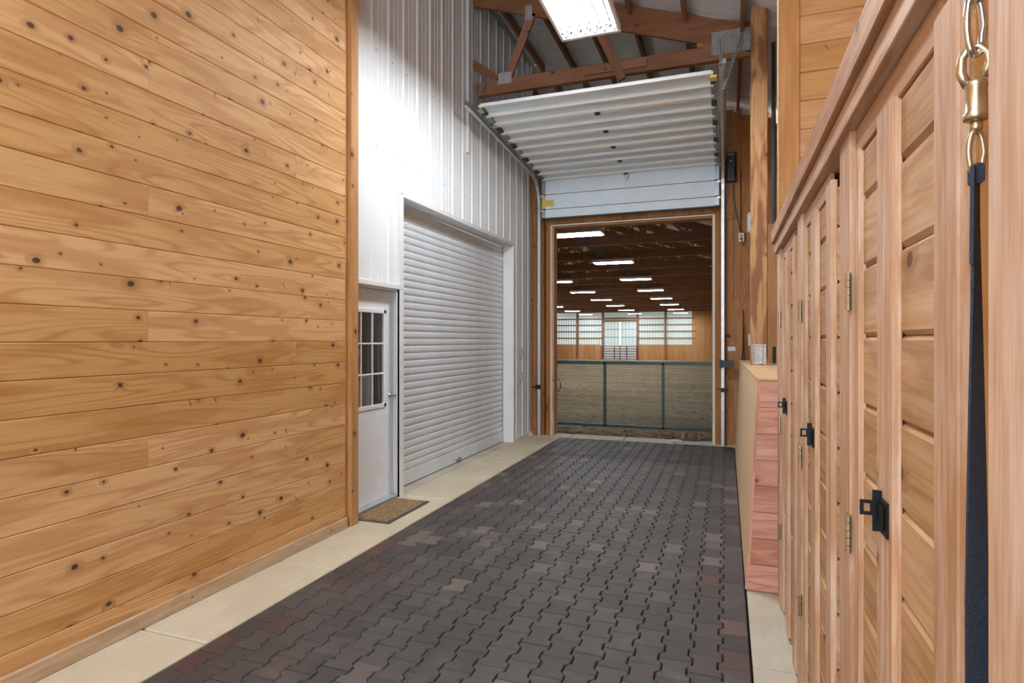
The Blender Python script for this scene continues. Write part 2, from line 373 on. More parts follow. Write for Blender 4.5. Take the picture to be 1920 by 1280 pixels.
def empty(name, loc=(0, 0, 0), rz=0):
    o = bpy.data.objects.new(name, None); C.objects.link(o); o.location = loc; o.rotation_euler = (0, 0, rz); o.empty_display_size = 0.1; return o
def thing(name, label, cat, loc=(0, 0, 0), group=None): return tag(empty(name, loc), label, cat, group)
def struct(name, label, cat='structure', loc=(0, 0, 0)):
    return tag(empty(name, loc), label, cat, kind='structure')
def copy_tree(o, parent=None):
    c = o.copy(); C.objects.link(c); c.parent = parent
    for ch in o.children: copy_tree(ch, c)
    return c
def one(f, *a, **k):
    mb = MB(); getattr(mb, f)(*a, **k); return mb

# ------------------------------------------------------------------ floor
floor = struct('floor', 'walkway of interlocking dark pavers edged with pale concrete slabs', 'floor')
one('box', -3.45, 0.45, -2.6, 9.30, -0.20, -0.045).build('bed', 'dark_bed', floor)
XL, XR, YE = -2.500, 0.110, 9.22
P = (XR-XL)/19.0; L = 0.178; amp = 0.011; g = 0.0028
def paver_outline(cx, cy, lcut=None, rcut=None):
    """bone-shaped paver: wide ends, narrow waist"""
    h = L/2-g; q = L/4; ch = 0.010
    wide = P/2+amp-g; nar = P/2-amp-g
    def side(sg, cut):
        if cut is not None: return [(cut, -h), (cut, h)] if sg > 0 else [(cut, h), (cut, -h)]
        pts = [(wide, -h), (wide, -q-ch), (nar, -q+ch), (nar, q-ch), (wide, q+ch), (wide, h)]
        return [(sg*x, sg*y) for x, y in pts]
    return [(cx+x, cy+y) for x, y in side(1, rcut)+side(-1, lcut)]
def add_paver(mb, cx, cy, lcut=None, rcut=None, z=0.0, rn=None):
    pr = paver_outline(cx, cy, lcut, rcut)
    n = len(pr); b = 0.005
    ins = []
    for x, y in pr:
        dx, dy = cx-x, cy-y; ins.append((x+math.copysign(b, dx), y+math.copysign(b, dy)))
    v = [(x, y, -0.045) for x, y in pr]+[(x, y, z-0.005) for x, y in pr]+[(x, y, z) for x, y in ins]
    f = [(i, (i+1) % n, (i+1) % n+n, i+n) for i in range(n)]+[(i+n, (i+1) % n+n, (i+1) % n+2*n, i+2*n) for i in range(n)]+[tuple(range(2*n, 3*n))]
    mb.add(v, f, 'y', rn=rn)
cells = []
ca, sa = 0.9407, 0.3392
for i in range(19):
    cx = XL+P*(i+0.5)
    j = 0
    cy = YE - L/2 - (L/2 if i % 2 else 0)
    while cy > -2.5:
        d = -cx*sa+cy*ca; l = cx*ca+cy*sa
        vis = d > 0.5 and -0.95 < l/d < 0.6 and 1.55/d < 0.63
        cells.append((0 if vis else 1, d, i, cx, cy)); cy -= L
cells.sort()
me_in = one('box', 0, 0, 0, 0, 0, 0)
def pm(l, r, seed):
    mb = MB(); add_paver(mb, 0, 0, l, r, rn=0.0); return mb.mesh('paver', M['paver'])
meshes = {0: pm(-P/2+g, None, 0), 18: pm(None, P/2-g, 0), 1: pm(None, None, 0)}
rest = MB()
for k, (hid, d, i, cx, cy) in enumerate(cells):
    z = R.uniform(-0.0018, 0.0018)
    if k < 300 and not hid:
        link('paver', meshes.get(i, meshes[1]), floor, (cx, cy, z))
    else:
        add_paver(rest, cx, cy, (-P/2+g) if i == 0 else None, (P/2-g) if i == 18 else None, z)
for i in range(1, 19, 2):   # half pieces that close the staggered columns at the far end
    cx = XL+P*(i+0.5); h = L/2-g
    rest.box(cx-P/2+g, cx+P/2-g, YE-L/2+g, YE-g, -0.045, R.uniform(-0.001, 0.001), rn=R.random())
rest.build('paver_field', 'paver', floor, kind='stuff')
# concrete edge slabs
ys = [-2.6, -0.8, 0.25, 1.28, 2.33, 3.37, 4.38, 5.23, 6.25, 7.3, 8.3, 9.22]
def slab(x0, x1, y0, y1, z=0.0, mat='concrete'):
    mb = MB(); c = 0.009; e = 0.005
    v = [(x, y, -0.12) for x, y in ((x0+e, y0+e), (x1-e, y0+e), (x1-e, y1-e), (x0+e, y1-e))] + \
        [(x, y, z-c) for x, y in ((x0+e, y0+e), (x1-e, y0+e), (x1-e, y1-e), (x0+e, y1-e))] + \
        [(x, y, z) for x, y in ((x0+e+c, y0+e+c), (x1-e-c, y0+e+c), (x1-e-c, y1-e-c), (x0+e+c, y1-e-c))]
    f = [(i, (i+1) % 4, (i+1) % 4+4, i+4) for i in range(4)]+[(i+4, (i+1) % 4+4, (i+1) % 4+8, i+8) for i in range(4)]+[(8, 9, 10, 11)]
    mb.add(v, f); return mb.build('slab', mat, floor)
for a, b in zip(ys[:-1], ys[1:]):
    slab(-3.07, XL-0.004, a, b, 0.004)
slab(-3.34, -3.07, 4.25, 5.2, 0.004); slab(-3.34, -3.07, 5.2, 8.55, 0.0, 'concrete_grey')
for a, b in zip((-2.6, -0.5, 1.35, 3.05), (-0.5, 1.35, 3.05, 3.975)): slab(XR+0.004, 0.5, a, b, 0.006, 'concrete_grey')
slab(0.114, 0.5, 3.975, 9.22, 0.0, 'concrete_grey')
for a, b in ((-3.0, -2.35), (-2.35, -1.51), (-1.51, -0.74), (-0.74, 0.5)): slab(a, b, YE, 9.60, 0.004, 'concrete')

# arena ground
ag = MB(); nx, ny = 60, 90
gv = []; gf = []
for j in range(ny+1):
    y = 9.58+(j/ny)**1.9*52.4
    for i in range(nx+1):
        x = -18+i*19.2/nx
        z = -0.045-0.40*min(1, max(0, (y-9.6)/12.0)) + (R.uniform(-.5, .5)*0.035 if j > 0 and y < 20 else R.uniform(-.5, .5)*.03 if j else 0)
        gv.append((x, y, z))
for j in range(ny):
    for i in range(nx): a = j*(nx+1)+i; gf.append((a, a+1, a+nx+2, a+nx+1))
ag.add(gv, gf)
fl2 = ag.build('floor', 'sand', smooth=True); tag(fl2, 'raked tan sand ground of the riding arena beyond the gate', 'floor', kind='structure')
cl = MB()
for k in range(900):
    x = R.uniform(-3.3, 0.2); y = 9.62+abs(R.gauss(0, 0.55)); s = R.uniform(0.005, 0.02)
    z = -0.04-0.40*min(1, max(0, (y-9.6)/12.0))+0.004
    v = [(x+s*R.uniform(.7, 1.4)*dx, y+s*R.uniform(.7, 1.4)*dy, z+s*.7*dz) for dx, dy, dz in ((1, 0, 0), (-1, 0, 0), (0, 1, 0), (0, -1, 0), (0, 0, 1), (0, 0, -1))]
    cl.add(v, [(0, 2, 4), (2, 1, 4), (1, 3, 4), (3, 0, 4), (2, 0, 5), (1, 2, 5), (3, 1, 5), (0, 3, 5)])
o = cl.build('dirt_clods', 'sand'); tag(o, 'loose dirt clods scattered on the sand behind the threshold', 'dirt', kind='stuff')

# ------------------------------------------------------------------ left wood wall
wl = struct('wall_left', 'tall wall of horizontal knotty pine boards', 'wall')
one('box', -3.06, -2.985, -2.6, 4.15, 0, 6.2).build('backing', 'pine_trim', wl)
JA = {5, 9, 13, 17, 21, 25}; JB = {4, 8, 16, 20, 24}
pitch = 0.1705; k = 0
while 0.007+pitch*k < 6.1:
    z0 = 0.007+pitch*k; z1 = z0+pitch-0.0012
    cuts = [-2.6]
    if k in JA: cuts += [0.0, 2.373]
    elif k in JB: cuts += [1.18, 3.554]
    elif k % 3 == 0: cuts += [-0.4, 0.9 if k % 2 else 0.2]
    else: cuts += [0.5 if k % 2 else -0.9]
    cuts.append(4.15)
    for a, b in zip(cuts[:-1], cuts[1:]):
        one('box', -2.985, -2.960, a+0.0006, b-0.0006, z0, z1, grain='y', c=0.0038).build('plank', 'pine', wl)
    k += 1
one('box', -2.96, -2.938, -2.6, 4.155, 0.004, 0.092, grain='y', c=0.004).build('trim_board', 'pine_worn', wl, label='weathered grey-brown base board')
one('box', -3.03, -2.966, 4.152, 4.19, 0.08, 6.2, grain='z').build('trim_board', 'pine_trim', wl)
one('box', -3.06, -2.928, 4.19, 4.295, 0.004, 6.2, grain='z', c=0.004).build('trim_board', 'pine_trim', wl, label='upright pine corner board')

# ------------------------------------------------------------------ ribbed steel wall
ww = struct('wall_west', 'white ribbed steel wall with a door and a roll-up shutter', 'wall')
XW = -3.05
def roofz(x): return 6.15-0.343*(x+3.05)
def rib_profile(y0, y1):
    """points (x, y) along y between y0 and y1; major rib each .285, two minor ribs between"""
    pts = [(XW-0.012, y0)]
    k = int((y0-4.705)/0.285)-2
    ev = []
    while 4.705+0.285*k < y1+0.3:
        r = 4.705+0.285*k
        ev += [(r-0.032, 0), (r-0.015, 0.014), (r+0.015, 0.014), (r+0.032, 0)]
        for m_ in (0.105, 0.180): ev += [(r+m_-0.014, 0), (r+m_-0.008, 0.003), (r+m_+0.008, 0.003), (r+m_+0.014, 0)]
        k += 1
    for y, h in ev:
        if y0+0.001 < y < y1-0.001: pts.append((XW-0.012+h, y))
    pts.append((XW-0.012, y1)); return pts
def panel(y0, y1, z0, z1):
    mb = MB(); mb.sheet(rib_profile(y0, y1), 'z', z0, z1); return mb.build('wall_panel', 'white', ww)
seams = [4.29, 4.85, 5.13, 5.705, 6.56, 7.415, 8.27, 8.50, 9.125, 9.52]
for a, b in zip(seams[:-1], seams[1:]):
    top = 6.14
    if b <= 5.14: z0 = 2.10
    elif b <= 8.51: z0 = 3.0
    else: z0 = 0.03
    panel(a, b, z0, top)
panel(5.13, 5.225, 0.03, 3.0)
one('box', XW-0.10, XW-0.014, 4.2, 9.52, 3.05, 6.1).build('backing', 'soffit', ww)
one('box', XW-0.10, XW-0.014, 8.52, 9.52, 0.03, 3.05).build('backing', 'soffit', ww)
# trims
def trimbox(*a, mat='white_trim', name='trim', par=None, c=0.002, grain='z'):
    return one('box', *a, grain=grain, c=c).build(name, mat, par or ww)
trimbox(XW-0.012, XW+0.012, 5.150, 5.232, 0.0, 3.02)
trimbox(-3.26, XW+0.004, 5.226, 5.236, 0.0, 3.0, name='reveal')
trimbox(-3.26, XW+0.006, 8.497, 8.507, 0.0, 3.0, name='reveal')
trimbox(XW-0.012, XW+0.011, 8.50, 8.56, 0.0, 3.03)
trimbox(XW-0.012, XW+0.010, 5.19, 8.56, 2.985, 3.035, grain='y')
trimbox(-3.30, XW+0.004, 5.23, 8.5, 2.978, 2.986, mat='soffit', name='soffit', grain='y')
trimbox(XW-0.012, XW+0.012, 9.49, 9.53, 0.0, 4.2)
trimbox(XW-0.012, XW+0.010, 8.56, 9.50, 0.0, 0.045, grain='y', mat='soffit')
trimbox(XW-0.012, XW+0.026, 6.80, 6.84, 3.9, 6.13, mat='soffit')
o = one('lathe', [(0.012, 0), (0.020, 0.004), (0.012, 0.012), (0.004, 0.016)], n=10, mat=Matrix.Translation((XW+0.01, 5.195, 3.02)) @ Matrix.Rotation(PI/2, 4, 'Y')).build('hook', 'ivory', ww)
sc = MB()
for k_ in range(-1, 17):
    y = 4.705+0.285*k_+0.06
    for z in (3.35, 4.25, 5.15):
        if y < 9.4: sc.box(XW-0.012, XW-0.004, y-0.004, y+0.004, z-0.004, z+0.004)
sc.build('screws', 'grey_cord', ww, kind='stuff')

# walk door
d1 = struct('door_1', 'white steel walk door with a nine-pane window', 'door')
one('box', -3.19, -3.15, 4.28, 5.215, 0.03, 2.035, c=0).build('leaf_lower', 'white_soil', d1) if False else None
dl = MB()
dl.box(-3.19, -3.15, 4.28, 5.215, 0.025, 0.90); dl.box(-3.19, -3.15, 4.28, 5.215, 1.85, 2.035)
dl.box(-3.19, -3.15, 4.28, 4.43, 0.90, 1.85); dl.box(-3.19, -3.15, 5.07, 5.215, 0.90, 1.85)
dl.build('leaf', 'white_soil', d1)
wf = MB()
wf.box(-3.155, -3.138, 4.43, 5.07, 0.90, 0.94, grain='y', c=0.004); wf.box(-3.155, -3.138, 4.43, 5.07, 1.81, 1.85, grain='y', c=0.004)
wf.box(-3.155, -3.138, 4.43, 4.47, 0.90, 1.85, grain='z', c=0.004); wf.box(-3.155, -3.138, 5.03, 5.07, 0.90, 1.85, grain='z', c=0.004)
wfo = wf.build('window_frame', 'white_soil', d1)
for yy in (4.657, 4.843): one('box', -3.165, -3.144, yy-0.008, yy+0.008, 0.94, 1.81, grain='z', c=0.004).build('muntin', 'white_soil', wfo)
for zz in (1.23, 1.52): one('box', -3.165, -3.143, 4.47, 5.03, zz-0.008, zz+0.008, grain='y', c=0.004).build('muntin', 'white_soil', wfo)
for i in range(3):
    for j in range(3):
        y0 = (4.47, 4.657, 4.843)[i]; z0 = (0.94, 1.23, 1.52)[j]
        one('box', -3.172, -3.167, y0, y0+0.187, z0, z0+0.29).build('pane', 'glass', wfo)
kn = MB()
kn.lathe([(0.032, 0), (0.032, 0.006), (0.014, 0.012), (0.012, 0.045)], n=16, mat=Matrix.Translation((-3.15, 5.150, 1.005)) @ Matrix.Rotation(PI/2, 4, 'Y'))
kn.tube([(-3.108, 5.150, 1.005), (-3.104, 5.168, 1.005), (-3.106, 5.20, 1.004), (-3.112, 5.245, 1.004)], [0.010, 0.010, 0.009, 0.007], 8)
kn.build('lever_handle', 'chrome', d1, smooth=True)
fr = MB()
fr.box(-3.20, XW+0.015, 5.222, 5.240, 0.0, 2.07) if False else None
fr.box(-3.20, -3.070, 5.218, 5.228, 0.0, 2.07); fr.box(-3.20, -3.070, 4.2, 5.228, 2.040, 2.052)
fr.box(XW-0.02, XW+0.014, 5.150, 5.160, 0.0, 2.10)
fo = fr.build('door_frame', 'white_trim', d1)
# casing on the wall face
one('box', -3.085, XW+0.016, 5.085, 5.150, 0.0, 2.10, grain='z', c=0.004).build('casing', 'white_trim', d1) if False else None
one('box', XW-0.02, XW+0.014, 4.29, 5.232, 2.052, 2.098, grain='y', c=0.004).build('casing', 'white_trim', d1)
one('box', -3.155, XW-0.01, 4.3, 5.218, 0.0, 0.024, grain='y', c=0.003).build('threshold', 'galv_lt', d1)

# tack room behind the walk door (seen through its panes)
rm = struct('wall_room', 'dim tack room seen through the door panes', 'wall')
rb = MB()
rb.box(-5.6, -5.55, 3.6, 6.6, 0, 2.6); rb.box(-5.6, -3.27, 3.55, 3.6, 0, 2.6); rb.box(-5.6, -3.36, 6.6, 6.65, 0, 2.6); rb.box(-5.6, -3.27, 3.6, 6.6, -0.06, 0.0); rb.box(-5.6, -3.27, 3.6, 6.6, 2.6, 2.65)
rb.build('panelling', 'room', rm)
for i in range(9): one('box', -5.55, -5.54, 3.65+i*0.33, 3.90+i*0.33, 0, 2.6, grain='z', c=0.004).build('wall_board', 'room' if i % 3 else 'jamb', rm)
br = thing('broom', 'wooden broom leaning inside the tack room behind the door panes', 'broom', (-3.50, 4.95, 0))
one('tube', [(0.0, 0, 0.12), (-0.10, 0.32, 1.45)], 0.012, 8).build('handle', 'light_ply', br)
one('box', -0.14, 0.14, -0.03, 0.04, 0.0, 0.14, c=0.01).build('bristles', 'yellow', br)
sr = thing('stair_rail', 'reddish wooden stair stringer inside the tack room', 'stairs', (-4.6, 5.6, 0))
one('beam', (0, -0.9, 1.15), (0, 0.7, 2.1), 0.05, 0.28).build('stringer', 'truss', sr)
for i in range(5): one('box', -0.4, 0.02, -0.8+i*0.3, -0.55+i*0.3, 1.22+i*0.178, 1.26+i*0.178).build('tread', 'truss', sr)
bk = thing('storage_bin', 'pale blue plastic bin standing on a crate in the tack room', 'bin', (-4.0, 5.9, 0.75))
one('lathe', [(0.11, 0), (0.13, 0.35), (0.14, 0.36), (0.14, 0.38)], n=16).build('tub', 'bright_plastic', bk)
cr = thing('wooden_crate', 'dark wooden crate on the tack room floor', 'crate', (-4.0, 5.75, 0))
for z in (0.0, 0.25, 0.5): one('box', -0.25, 0.25, -0.35, 0.4, z+0.01, z+0.24, c=0.01).build('side_board', 'jamb', cr)
ct = thing('carton', 'white and green carton leaning by the broom in the tack room', 'box', (-3.95, 5.0, 0.75))
one('box', -0.12, 0.12, -0.14, 0.14, 0.0, 0.30, c=0.004).build('box_body', 'card', ct)
one('box', 0.12, 0.124, -0.12, 0.12, 0.05, 0.16).build('printed_panel', 'greenprint', ct)
cr2 = thing('wooden_crate', 'low crate in the tack room carrying the white and green carton', 'crate', (-3.95, 5.0, 0))
for z in (0.0, 0.25, 0.5): one('box', -0.2, 0.2, -0.22, 0.22, z+0.005, z+0.248, c=0.01).build('side_board', 'orange' if z == 0.25 else 'jamb', cr2)
rl = thing('ceiling_light', 'small added lamp that lights the tack room from its ceiling', 'lamp', (-4.4, 5.2, 2.6))  # lamp added to light the room behind the panes
one('box', -0.3, 0.3, -0.1, 0.1, -0.06, 0, c=0.01).build('housing', 'white_trim', rl)
one('box', -0.28, 0.28, -0.08, 0.08, -0.068, -0.061).build('diffuser', emis('room_fill_lamp', (1, 0.95, 0.88), 12), rl)

# roll-up shutter
d2 = struct('door_2', 'pale steel roll-up shutter with horizontal slats', 'door')
ns = 38; sh = 2.975/ns
pr = [(-3.236, 0.0), (-3.2335, 0.10*sh), (-3.2225, 0.20*sh), (-3.2205, 0.35*sh), (-3.2200, 0.55*sh), (-3.2205, 0.75*sh), (-3.2225, 0.90*sh), (-3.236, 1.0*sh)]
smb = MB(); smb.sheet(pr, 'y', 5.20, 8.56); slat_me = smb.mesh('slat', M['shutter'], smooth=True)
for i in range(2, ns): link('slat', slat_me, d2, (0, 0, i*sh))
bb = MB(); bb.box(-3.25, -3.212, 5.20, 8.49, 0.008, 2*sh, grain='y', c=0.004); bo = bb.build('bottom_bar', 'shutter', d2)
one('box', -3.25, -3.215, 5.2, 8.49, 0.0, 0.010).build('rubber_seal', 'rubber', d2)
lk = MB(); lk.box(-3.214, -3.195, 6.82, 6.96, 0.03, 0.05, grain='y', c=0.003); lk.box(-3.214, -3.185, 6.87, 6.91, 0.018, 0.062, c=0.004)
lk.build('lock_bolt', 'grey_cord', bo)
one('box', -3.255, -3.205, 8.488, 8.498, 0.0, 2.98, grain='z').build('guide', 'galv', d2)

# light switches on the ribbed wall
for z, nm in ((1.366, 'upper'), (0.988, 'lower')):
    t = thing('wall_switch', 'white cover plate on ribbed wall right of the shutter, %s of two' % nm, 'switch', (XW+0.012, 8.84, z), 'cover plates beside the shutter')
    one('box', 0, 0.008, -0.055, 0.055, -0.06, 0.06, c=0.003, grain='z').build('cover_plate', 'ivory', t)
    one('box', 0.008, 0.014, -0.012, 0.012, -0.025, 0.025, c=0.002, grain='z').build('toggle', 'bright_plastic', t)

# doormat
mt = thing('doormat', 'brown coir doormat with grey rubber border before the white walk door', 'doormat', (-2.865, 4.72, 0.004))
one('box', -0.195, 0.195, -0.365, 0.365, 0, 0.008, c=0.003).build('border', 'rubber', mt)
one('box', -0.170, 0.170, -0.34, 0.34, 0.008, 0.014, c=0.003).build('pile', 'coir', mt)

# ------------------------------------------------------------------ end wall around the arena opening
wb = struct('wall_back', 'brown grooved plywood end wall around the arena opening', 'wall')
YB = 9.35
def ply(x0, x1, z0, z1, y0=YB, th=0.02, mat='ply'):
    one('box', x0+0.0015, x1-0.0015, y0, y0+th, z0, z1, grain='z', c=0.003).build('siding_board', mat, wb)
x = -2.735
for x in [i*0.2033-2.76 for i in range(13)]: ply(x, min(x+0.2033, -0.14), 3.445, 4.45)
ply(-2.78, -2.70, 0.0, 3.445)
ply(-0.16, -0.095, 0.0, 4.0)
for a, b in ((-0.095, 0.10), (0.10, 0.205), (0.205, 0.41), (0.41, 0.62), (0.62, 0.9), (0.9, 1.2)):
    ply(a, b, 0.0, 1.10 if False else 3.33); ply(a, b, 3.335, roofz(b)-0.12)
one('box', -3.0, -0.16, YB+0.03, YB+0.08, 3.43, 4.45).build('backing', 'ply', wb)
one('box', -3.06, -2.80, 9.40, 9.56, 0.0, 4.3, grain='z').build('stud', 'jamb', wb)
one('box', -2.975, -2.862, 9.26, 9.40, 0.0, 4.3, grain='z', c=0.004).build('stud', 'jamb', wb, label='dark knotty post beside the track')
one('box', -2.862, -2.80, 9.31, 9.40, 0.0, 4.3, grain='z', c=0.004).build('stud', 'jamb', wb)
for (a, b, c_, d, gr_) in ((-2.700, -2.682, 0, 3.43, 'z'), (-0.182, -0.160, 0, 3.42, 'z')):
    one('box', a, b, YB-0.012, YB+0.012, c_, d, grain='z', c=0.003).build('trim', 'white_trim', wb)
one('box', -2.700, -0.160, YB-0.012, YB+0.012, 3.412, 3.43, grain='x', c=0.003).build('trim', 'white_trim', wb)
one('box', -2.70, -2.650, YB+0.012, YB+0.22, 0, 3.42, grain='z', c=0.003).build('jamb_board', 'cedar', wb)
one('box', -0.20, -0.160, YB+0.012, YB+0.22, 0, 3.42, grain='z', c=0.003).build('jamb_board', 'light_ply', wb)
one('box', -2.66, -0.20, YB+0.012, YB+0.22, 3.38, 3.412, grain='x', c=0.003).build('jamb_board', 'jamb', wb)
# right outer wall of the feed area
wr = struct('wall_right', 'steel and board wall behind the lockers and half wall', 'wall')
one('box', 1.18, 1.2, 3.9, 9.36, 0, 4.7).build('sheet', 'ply', wr)
one('box', 0.36, 0.38, -2.6, 3.93, 0, 2.2).build('sheet', 'board', wr)
one('box', 1.22, 1.25, -2.6, 3.95, 2.2, 4.75).build('sheet', 'board', wr)
one('box', 0.38, 1.2, 3.97, 3.99, 0, 2.2).build('sheet', 'ply', wr)
one('box', 0.38, 1.2, 3.93, 9.35, -0.06, 0.0).build('slab', 'concrete_grey', wr)
one('box', 0.30, 1.2, -2.6, 3.97, 2.215, 2.24).build('locker_lid', 'board', wr)

# ------------------------------------------------------------------ roof
ceil = struct('ceiling', 'sloping white insulated roof with brown purlins', 'ceiling')
def roof_sheet(x0, x1, y0, y1, up=0.0):
    mb = MB(); n = int((y1-y0)/0.25); v = []; f = []
    for j in range(n+1):
        y = y0+(y1-y0)*j/n
        for x in (x0, x1): v.append((x, y, roofz(x)+up+0.008*math.sin(j*2.1)))
    for j in range(n): f.append((2*j, 2*j+1, 2*j+3, 2*j+2))
    mb.add(v, f); return mb
# sagging insulation between purlins
px = [-2.83, -2.235, -1.645, -1.05, -0.44, 0.16, 0.76]
edges = [-3.3]+px+[1.3]
for a, b in zip(edges[:-1], edges[1:]):
    mb = MB(); nu, nv = 8, 90; v = []; f = []
    for j in range(nv+1):
        y = -2.6+j*(12.0/nv)
        for i in range(nu+1):
            t = i/nu; x = a+(b-a)*t
            fold = 0.006*math.sin(y*9+3*math.sin(t*3+a*7))+0.004*math.sin(y*23+t*4+a*3)
            v.append((x, y, roofz(x)+0.02-0.045*math.sin(PI*t)+fold*math.sin(PI*t)**.5))
    for j in range(nv):
        for i in range(nu): q_ = j*(nu+1)+i; f.append((q_, q_+1, q_+nu+2, q_+nu+1))
    mb.add(v, f); mb.build('insulation', 'roofmat', ceil, smooth=True)
one('box', -3.4, 1.3, -2.6, 9.4, 0, 0.02, mat=Matrix.Translation((0, 0, 6.15-0.343*3.05+0.09)) @ Matrix.Rotation(math.atan(0.343), 4, 'Y')).build('roof_sheet', 'galv', ceil)
for x in px:
    one('box', x-0.02, x+0.02, -2.6, 9.4, roofz(x)-0.13, roofz(x)+0.0, grain='y').build('purlin', 'truss_far' if x < -1.2 else 'truss', ceil)
one('box', XW-0.0, XW+0.05, 4.3, 9.4, roofz(XW)-0.06, roofz(XW)-0.02, grain='y').build('wall_trim', 'galv', ceil)

# corridor trusses
def plate(mb, x0, x1, z0, z1, y, n=None, ax='x'):
    """corrugated galvanised nail plate facing -y"""
    n = n or max(3, int((x1-x0)/0.022))
    pts = []
    for i in range(n*2+1):
        pts.append((x0+(x1-x0)*i/(2*n), y-(0.008 if i % 2 else 0.002)))
    mb.sheet(pts, 'z', z0, z1)
def truss(Y, label, grp=None):
    t = thing('roof_truss', label, 'truss', (0, Y, 0), grp)
    one('box', -3.04, 0.29, 0, 0.075, 4.655, 4.825, grain='x', c=0.004).build('bottom_chord', 'truss', t)
    zc = lambda x: 6.13-0.343*(x+3.05)
    mb = MB(); mb.prism([(-3.04, zc(-3.04)-0.31), (0.42, zc(0.42)-0.31), (0.42, zc(0.42)), (-3.04, zc(-3.04))], 'y', 0.0, 0.045, grain='x'); mb.build('top_chord', 'truss', t)
    one('beam', (-2.58, 0.02, 4.82), (-2.25, 0.02, 5.58), 0.04, 0.10, up=(1, 0, 0)).build('web', 'truss', t)
    one('beam', (-3.04, 0.03, 5.09), (-2.72, 0.03, 4.84), 0.04, 0.09, up=(0, 0, 1)).build('web', 'truss', t)
    one('beam', (-1.52, -0.03, 5.45), (-1.14, -0.03, 4.58), 0.04, 0.10, up=(1, 0, 0)).build('web', 'truss', t, label='paler diagonal brace in front of the bottom chord')
    one('box', -1.60, -0.86, -0.03, 0.0, 4.70, 4.80, grain='x', c=0.003).build('splice_block', 'truss', t)
    one('box', -0.31, 0.29, 0.005, 0.07, 4.825, 5.02, grain='x', c=0.003).build('heel_block', 'post', t)
    p_ = MB(); plate(p_, -0.155, 0.285, 4.71, 4.968, 0.0); p_.build('heel_plate', 'galv_lt', t)
    p_ = MB(); plate(p_, -2.70, -2.52, 4.76, 4.90, -0.002); p_.build('nail_plate', 'galv_lt', t)
    p_ = MB(); plate(p_, -2.34, -2.25, 5.50, 5.68, -0.002); p_.build('nail_plate', 'galv_lt', t)
    return t
truss(6.97, 'reddish roof truss over the raised overhead door, with galvanised heel plate')
# posts on the right
def sixpost(name, x0, x1, y0, y1, z0, z1, label, mat='post'):
    t = thing(name, label, 'post', ((x0+x1)/2, (y0+y1)/2, z0))
    cx, cy = (x0+x1)/2, (y0+y1)/2
    one('box', x0-cx, x1-cx, y0-cy, y1-cy, 0, z1-z0, grain='z', c=0.006).build('shaft', mat, t); return t
pt = sixpost('timber_post', 0.236, 0.398, 6.60, 6.76, 1.285, 5.0, 'square stained timber post on the half wall, carrying the truss', 'post_dark')
p_ = MB(); pts = [(0.25+i*0.012, 6.60-(0.008 if i % 2 else 0.002)) for i in range(12)]
p_ = MB()
zz = [1.305+i*0.0086 for i in range(25)]
v = []; f = []
for i, z in enumerate(zz):
    for j in range(9):
        v.append((0.25+j*0.0163, 6.597-(0.007 if i % 2 else 0.001)-0.002*math.cos(j*2.1), z+0.003*math.sin(j*1.57)))
for i in range(24):
    for j in range(8): a = i*9+j; f.append((a, a+1, a+10, a+9))
p_.add([(x-0.317, y-6.68, z-1.285) for x, y, z in v], f); p_.build('metal_plate', 'galv_lt', pt)
sixpost('timber_post', 0.462, 0.56, 7.5, 7.6, 0.0, 2.9, 'narrow orange post seen in the gap behind the half wall post')
gp = thing('conduit', 'dark grey pipe standing in the gap beside the corner board', 'pipe', (0.50, 7.3, 0.0))
one('tube', [(0, 0, 2.9), (0, 0, 4.9)], 0.022, 10).build('pipe', 'rubber', gp)
one('tube', [(0.005, 0, 0.0), (0.005, 0, 1.48)], 0.018, 10).build('pipe', 'green', gp)

# half wall
hw = struct('wall_half', 'low half wall faced in pale plywood with a pink board end', 'wall')
mb = MB()
v = [(0.112, 3.99, 0.0), (0.112, 8.62, 0.0), (0.172, 8.62, 1.27), (0.182, 3.99, 1.305), (0.30, 3.99, 0.0), (0.30, 8.62, 0.0), (0.30, 8.62, 1.27), (0.30, 3.99, 1.305)]
mb.add(v, [(0, 1, 2, 3), (4, 7, 6, 5), (0, 3, 7, 4), (1, 5, 6, 2), (0, 4, 5, 1)], 'z'); mb.build('face_panel', 'light_ply', hw)
mb = MB(); mb.add([(0.176, 3.975, 1.306), (0.166, 8.62, 1.271), (0.60, 8.62, 1.271), (0.60, 3.975, 1.306), (0.176, 3.975, 1.318), (0.166, 8.62, 1.283), (0.60, 8.62, 1.283), (0.60, 3.975, 1.318)],
   [(0, 1, 2, 3), (4, 7, 6, 5), (0, 4, 5, 1), (3, 2, 6, 7), (0, 3, 7, 4), (1, 5, 6, 2)], 'y'); mb.build('cap_board', 'light_ply', hw)
nb = 8; bh = 1.29/nb
for i in range(nb):
    z0 = 0.012+i*bh; z1 = z0+bh-0.003
    xa = lambda z: 0.112+0.070*z/1.3 + (0.016 if i > 0 else -0.004)
    mb = MB(); mb.prism([(xa(z0), z0), (0.298, z0), (0.298, z1), (xa(z1), z1)], 'y', 3.955 if i else 3.948, 3.985, grain='x'); mb.build('board', 'pink', hw)
mb = MB(); mb.prism([(0.113+0.07*0.17/1.3, 0.17), (0.128+0.07*0.17/1.3, 0.17), (0.198, 1.305), (0.183, 1.305)], 'y', 3.955, 3.99, grain='z'); mb.build('edge_strip', 'pink', hw)

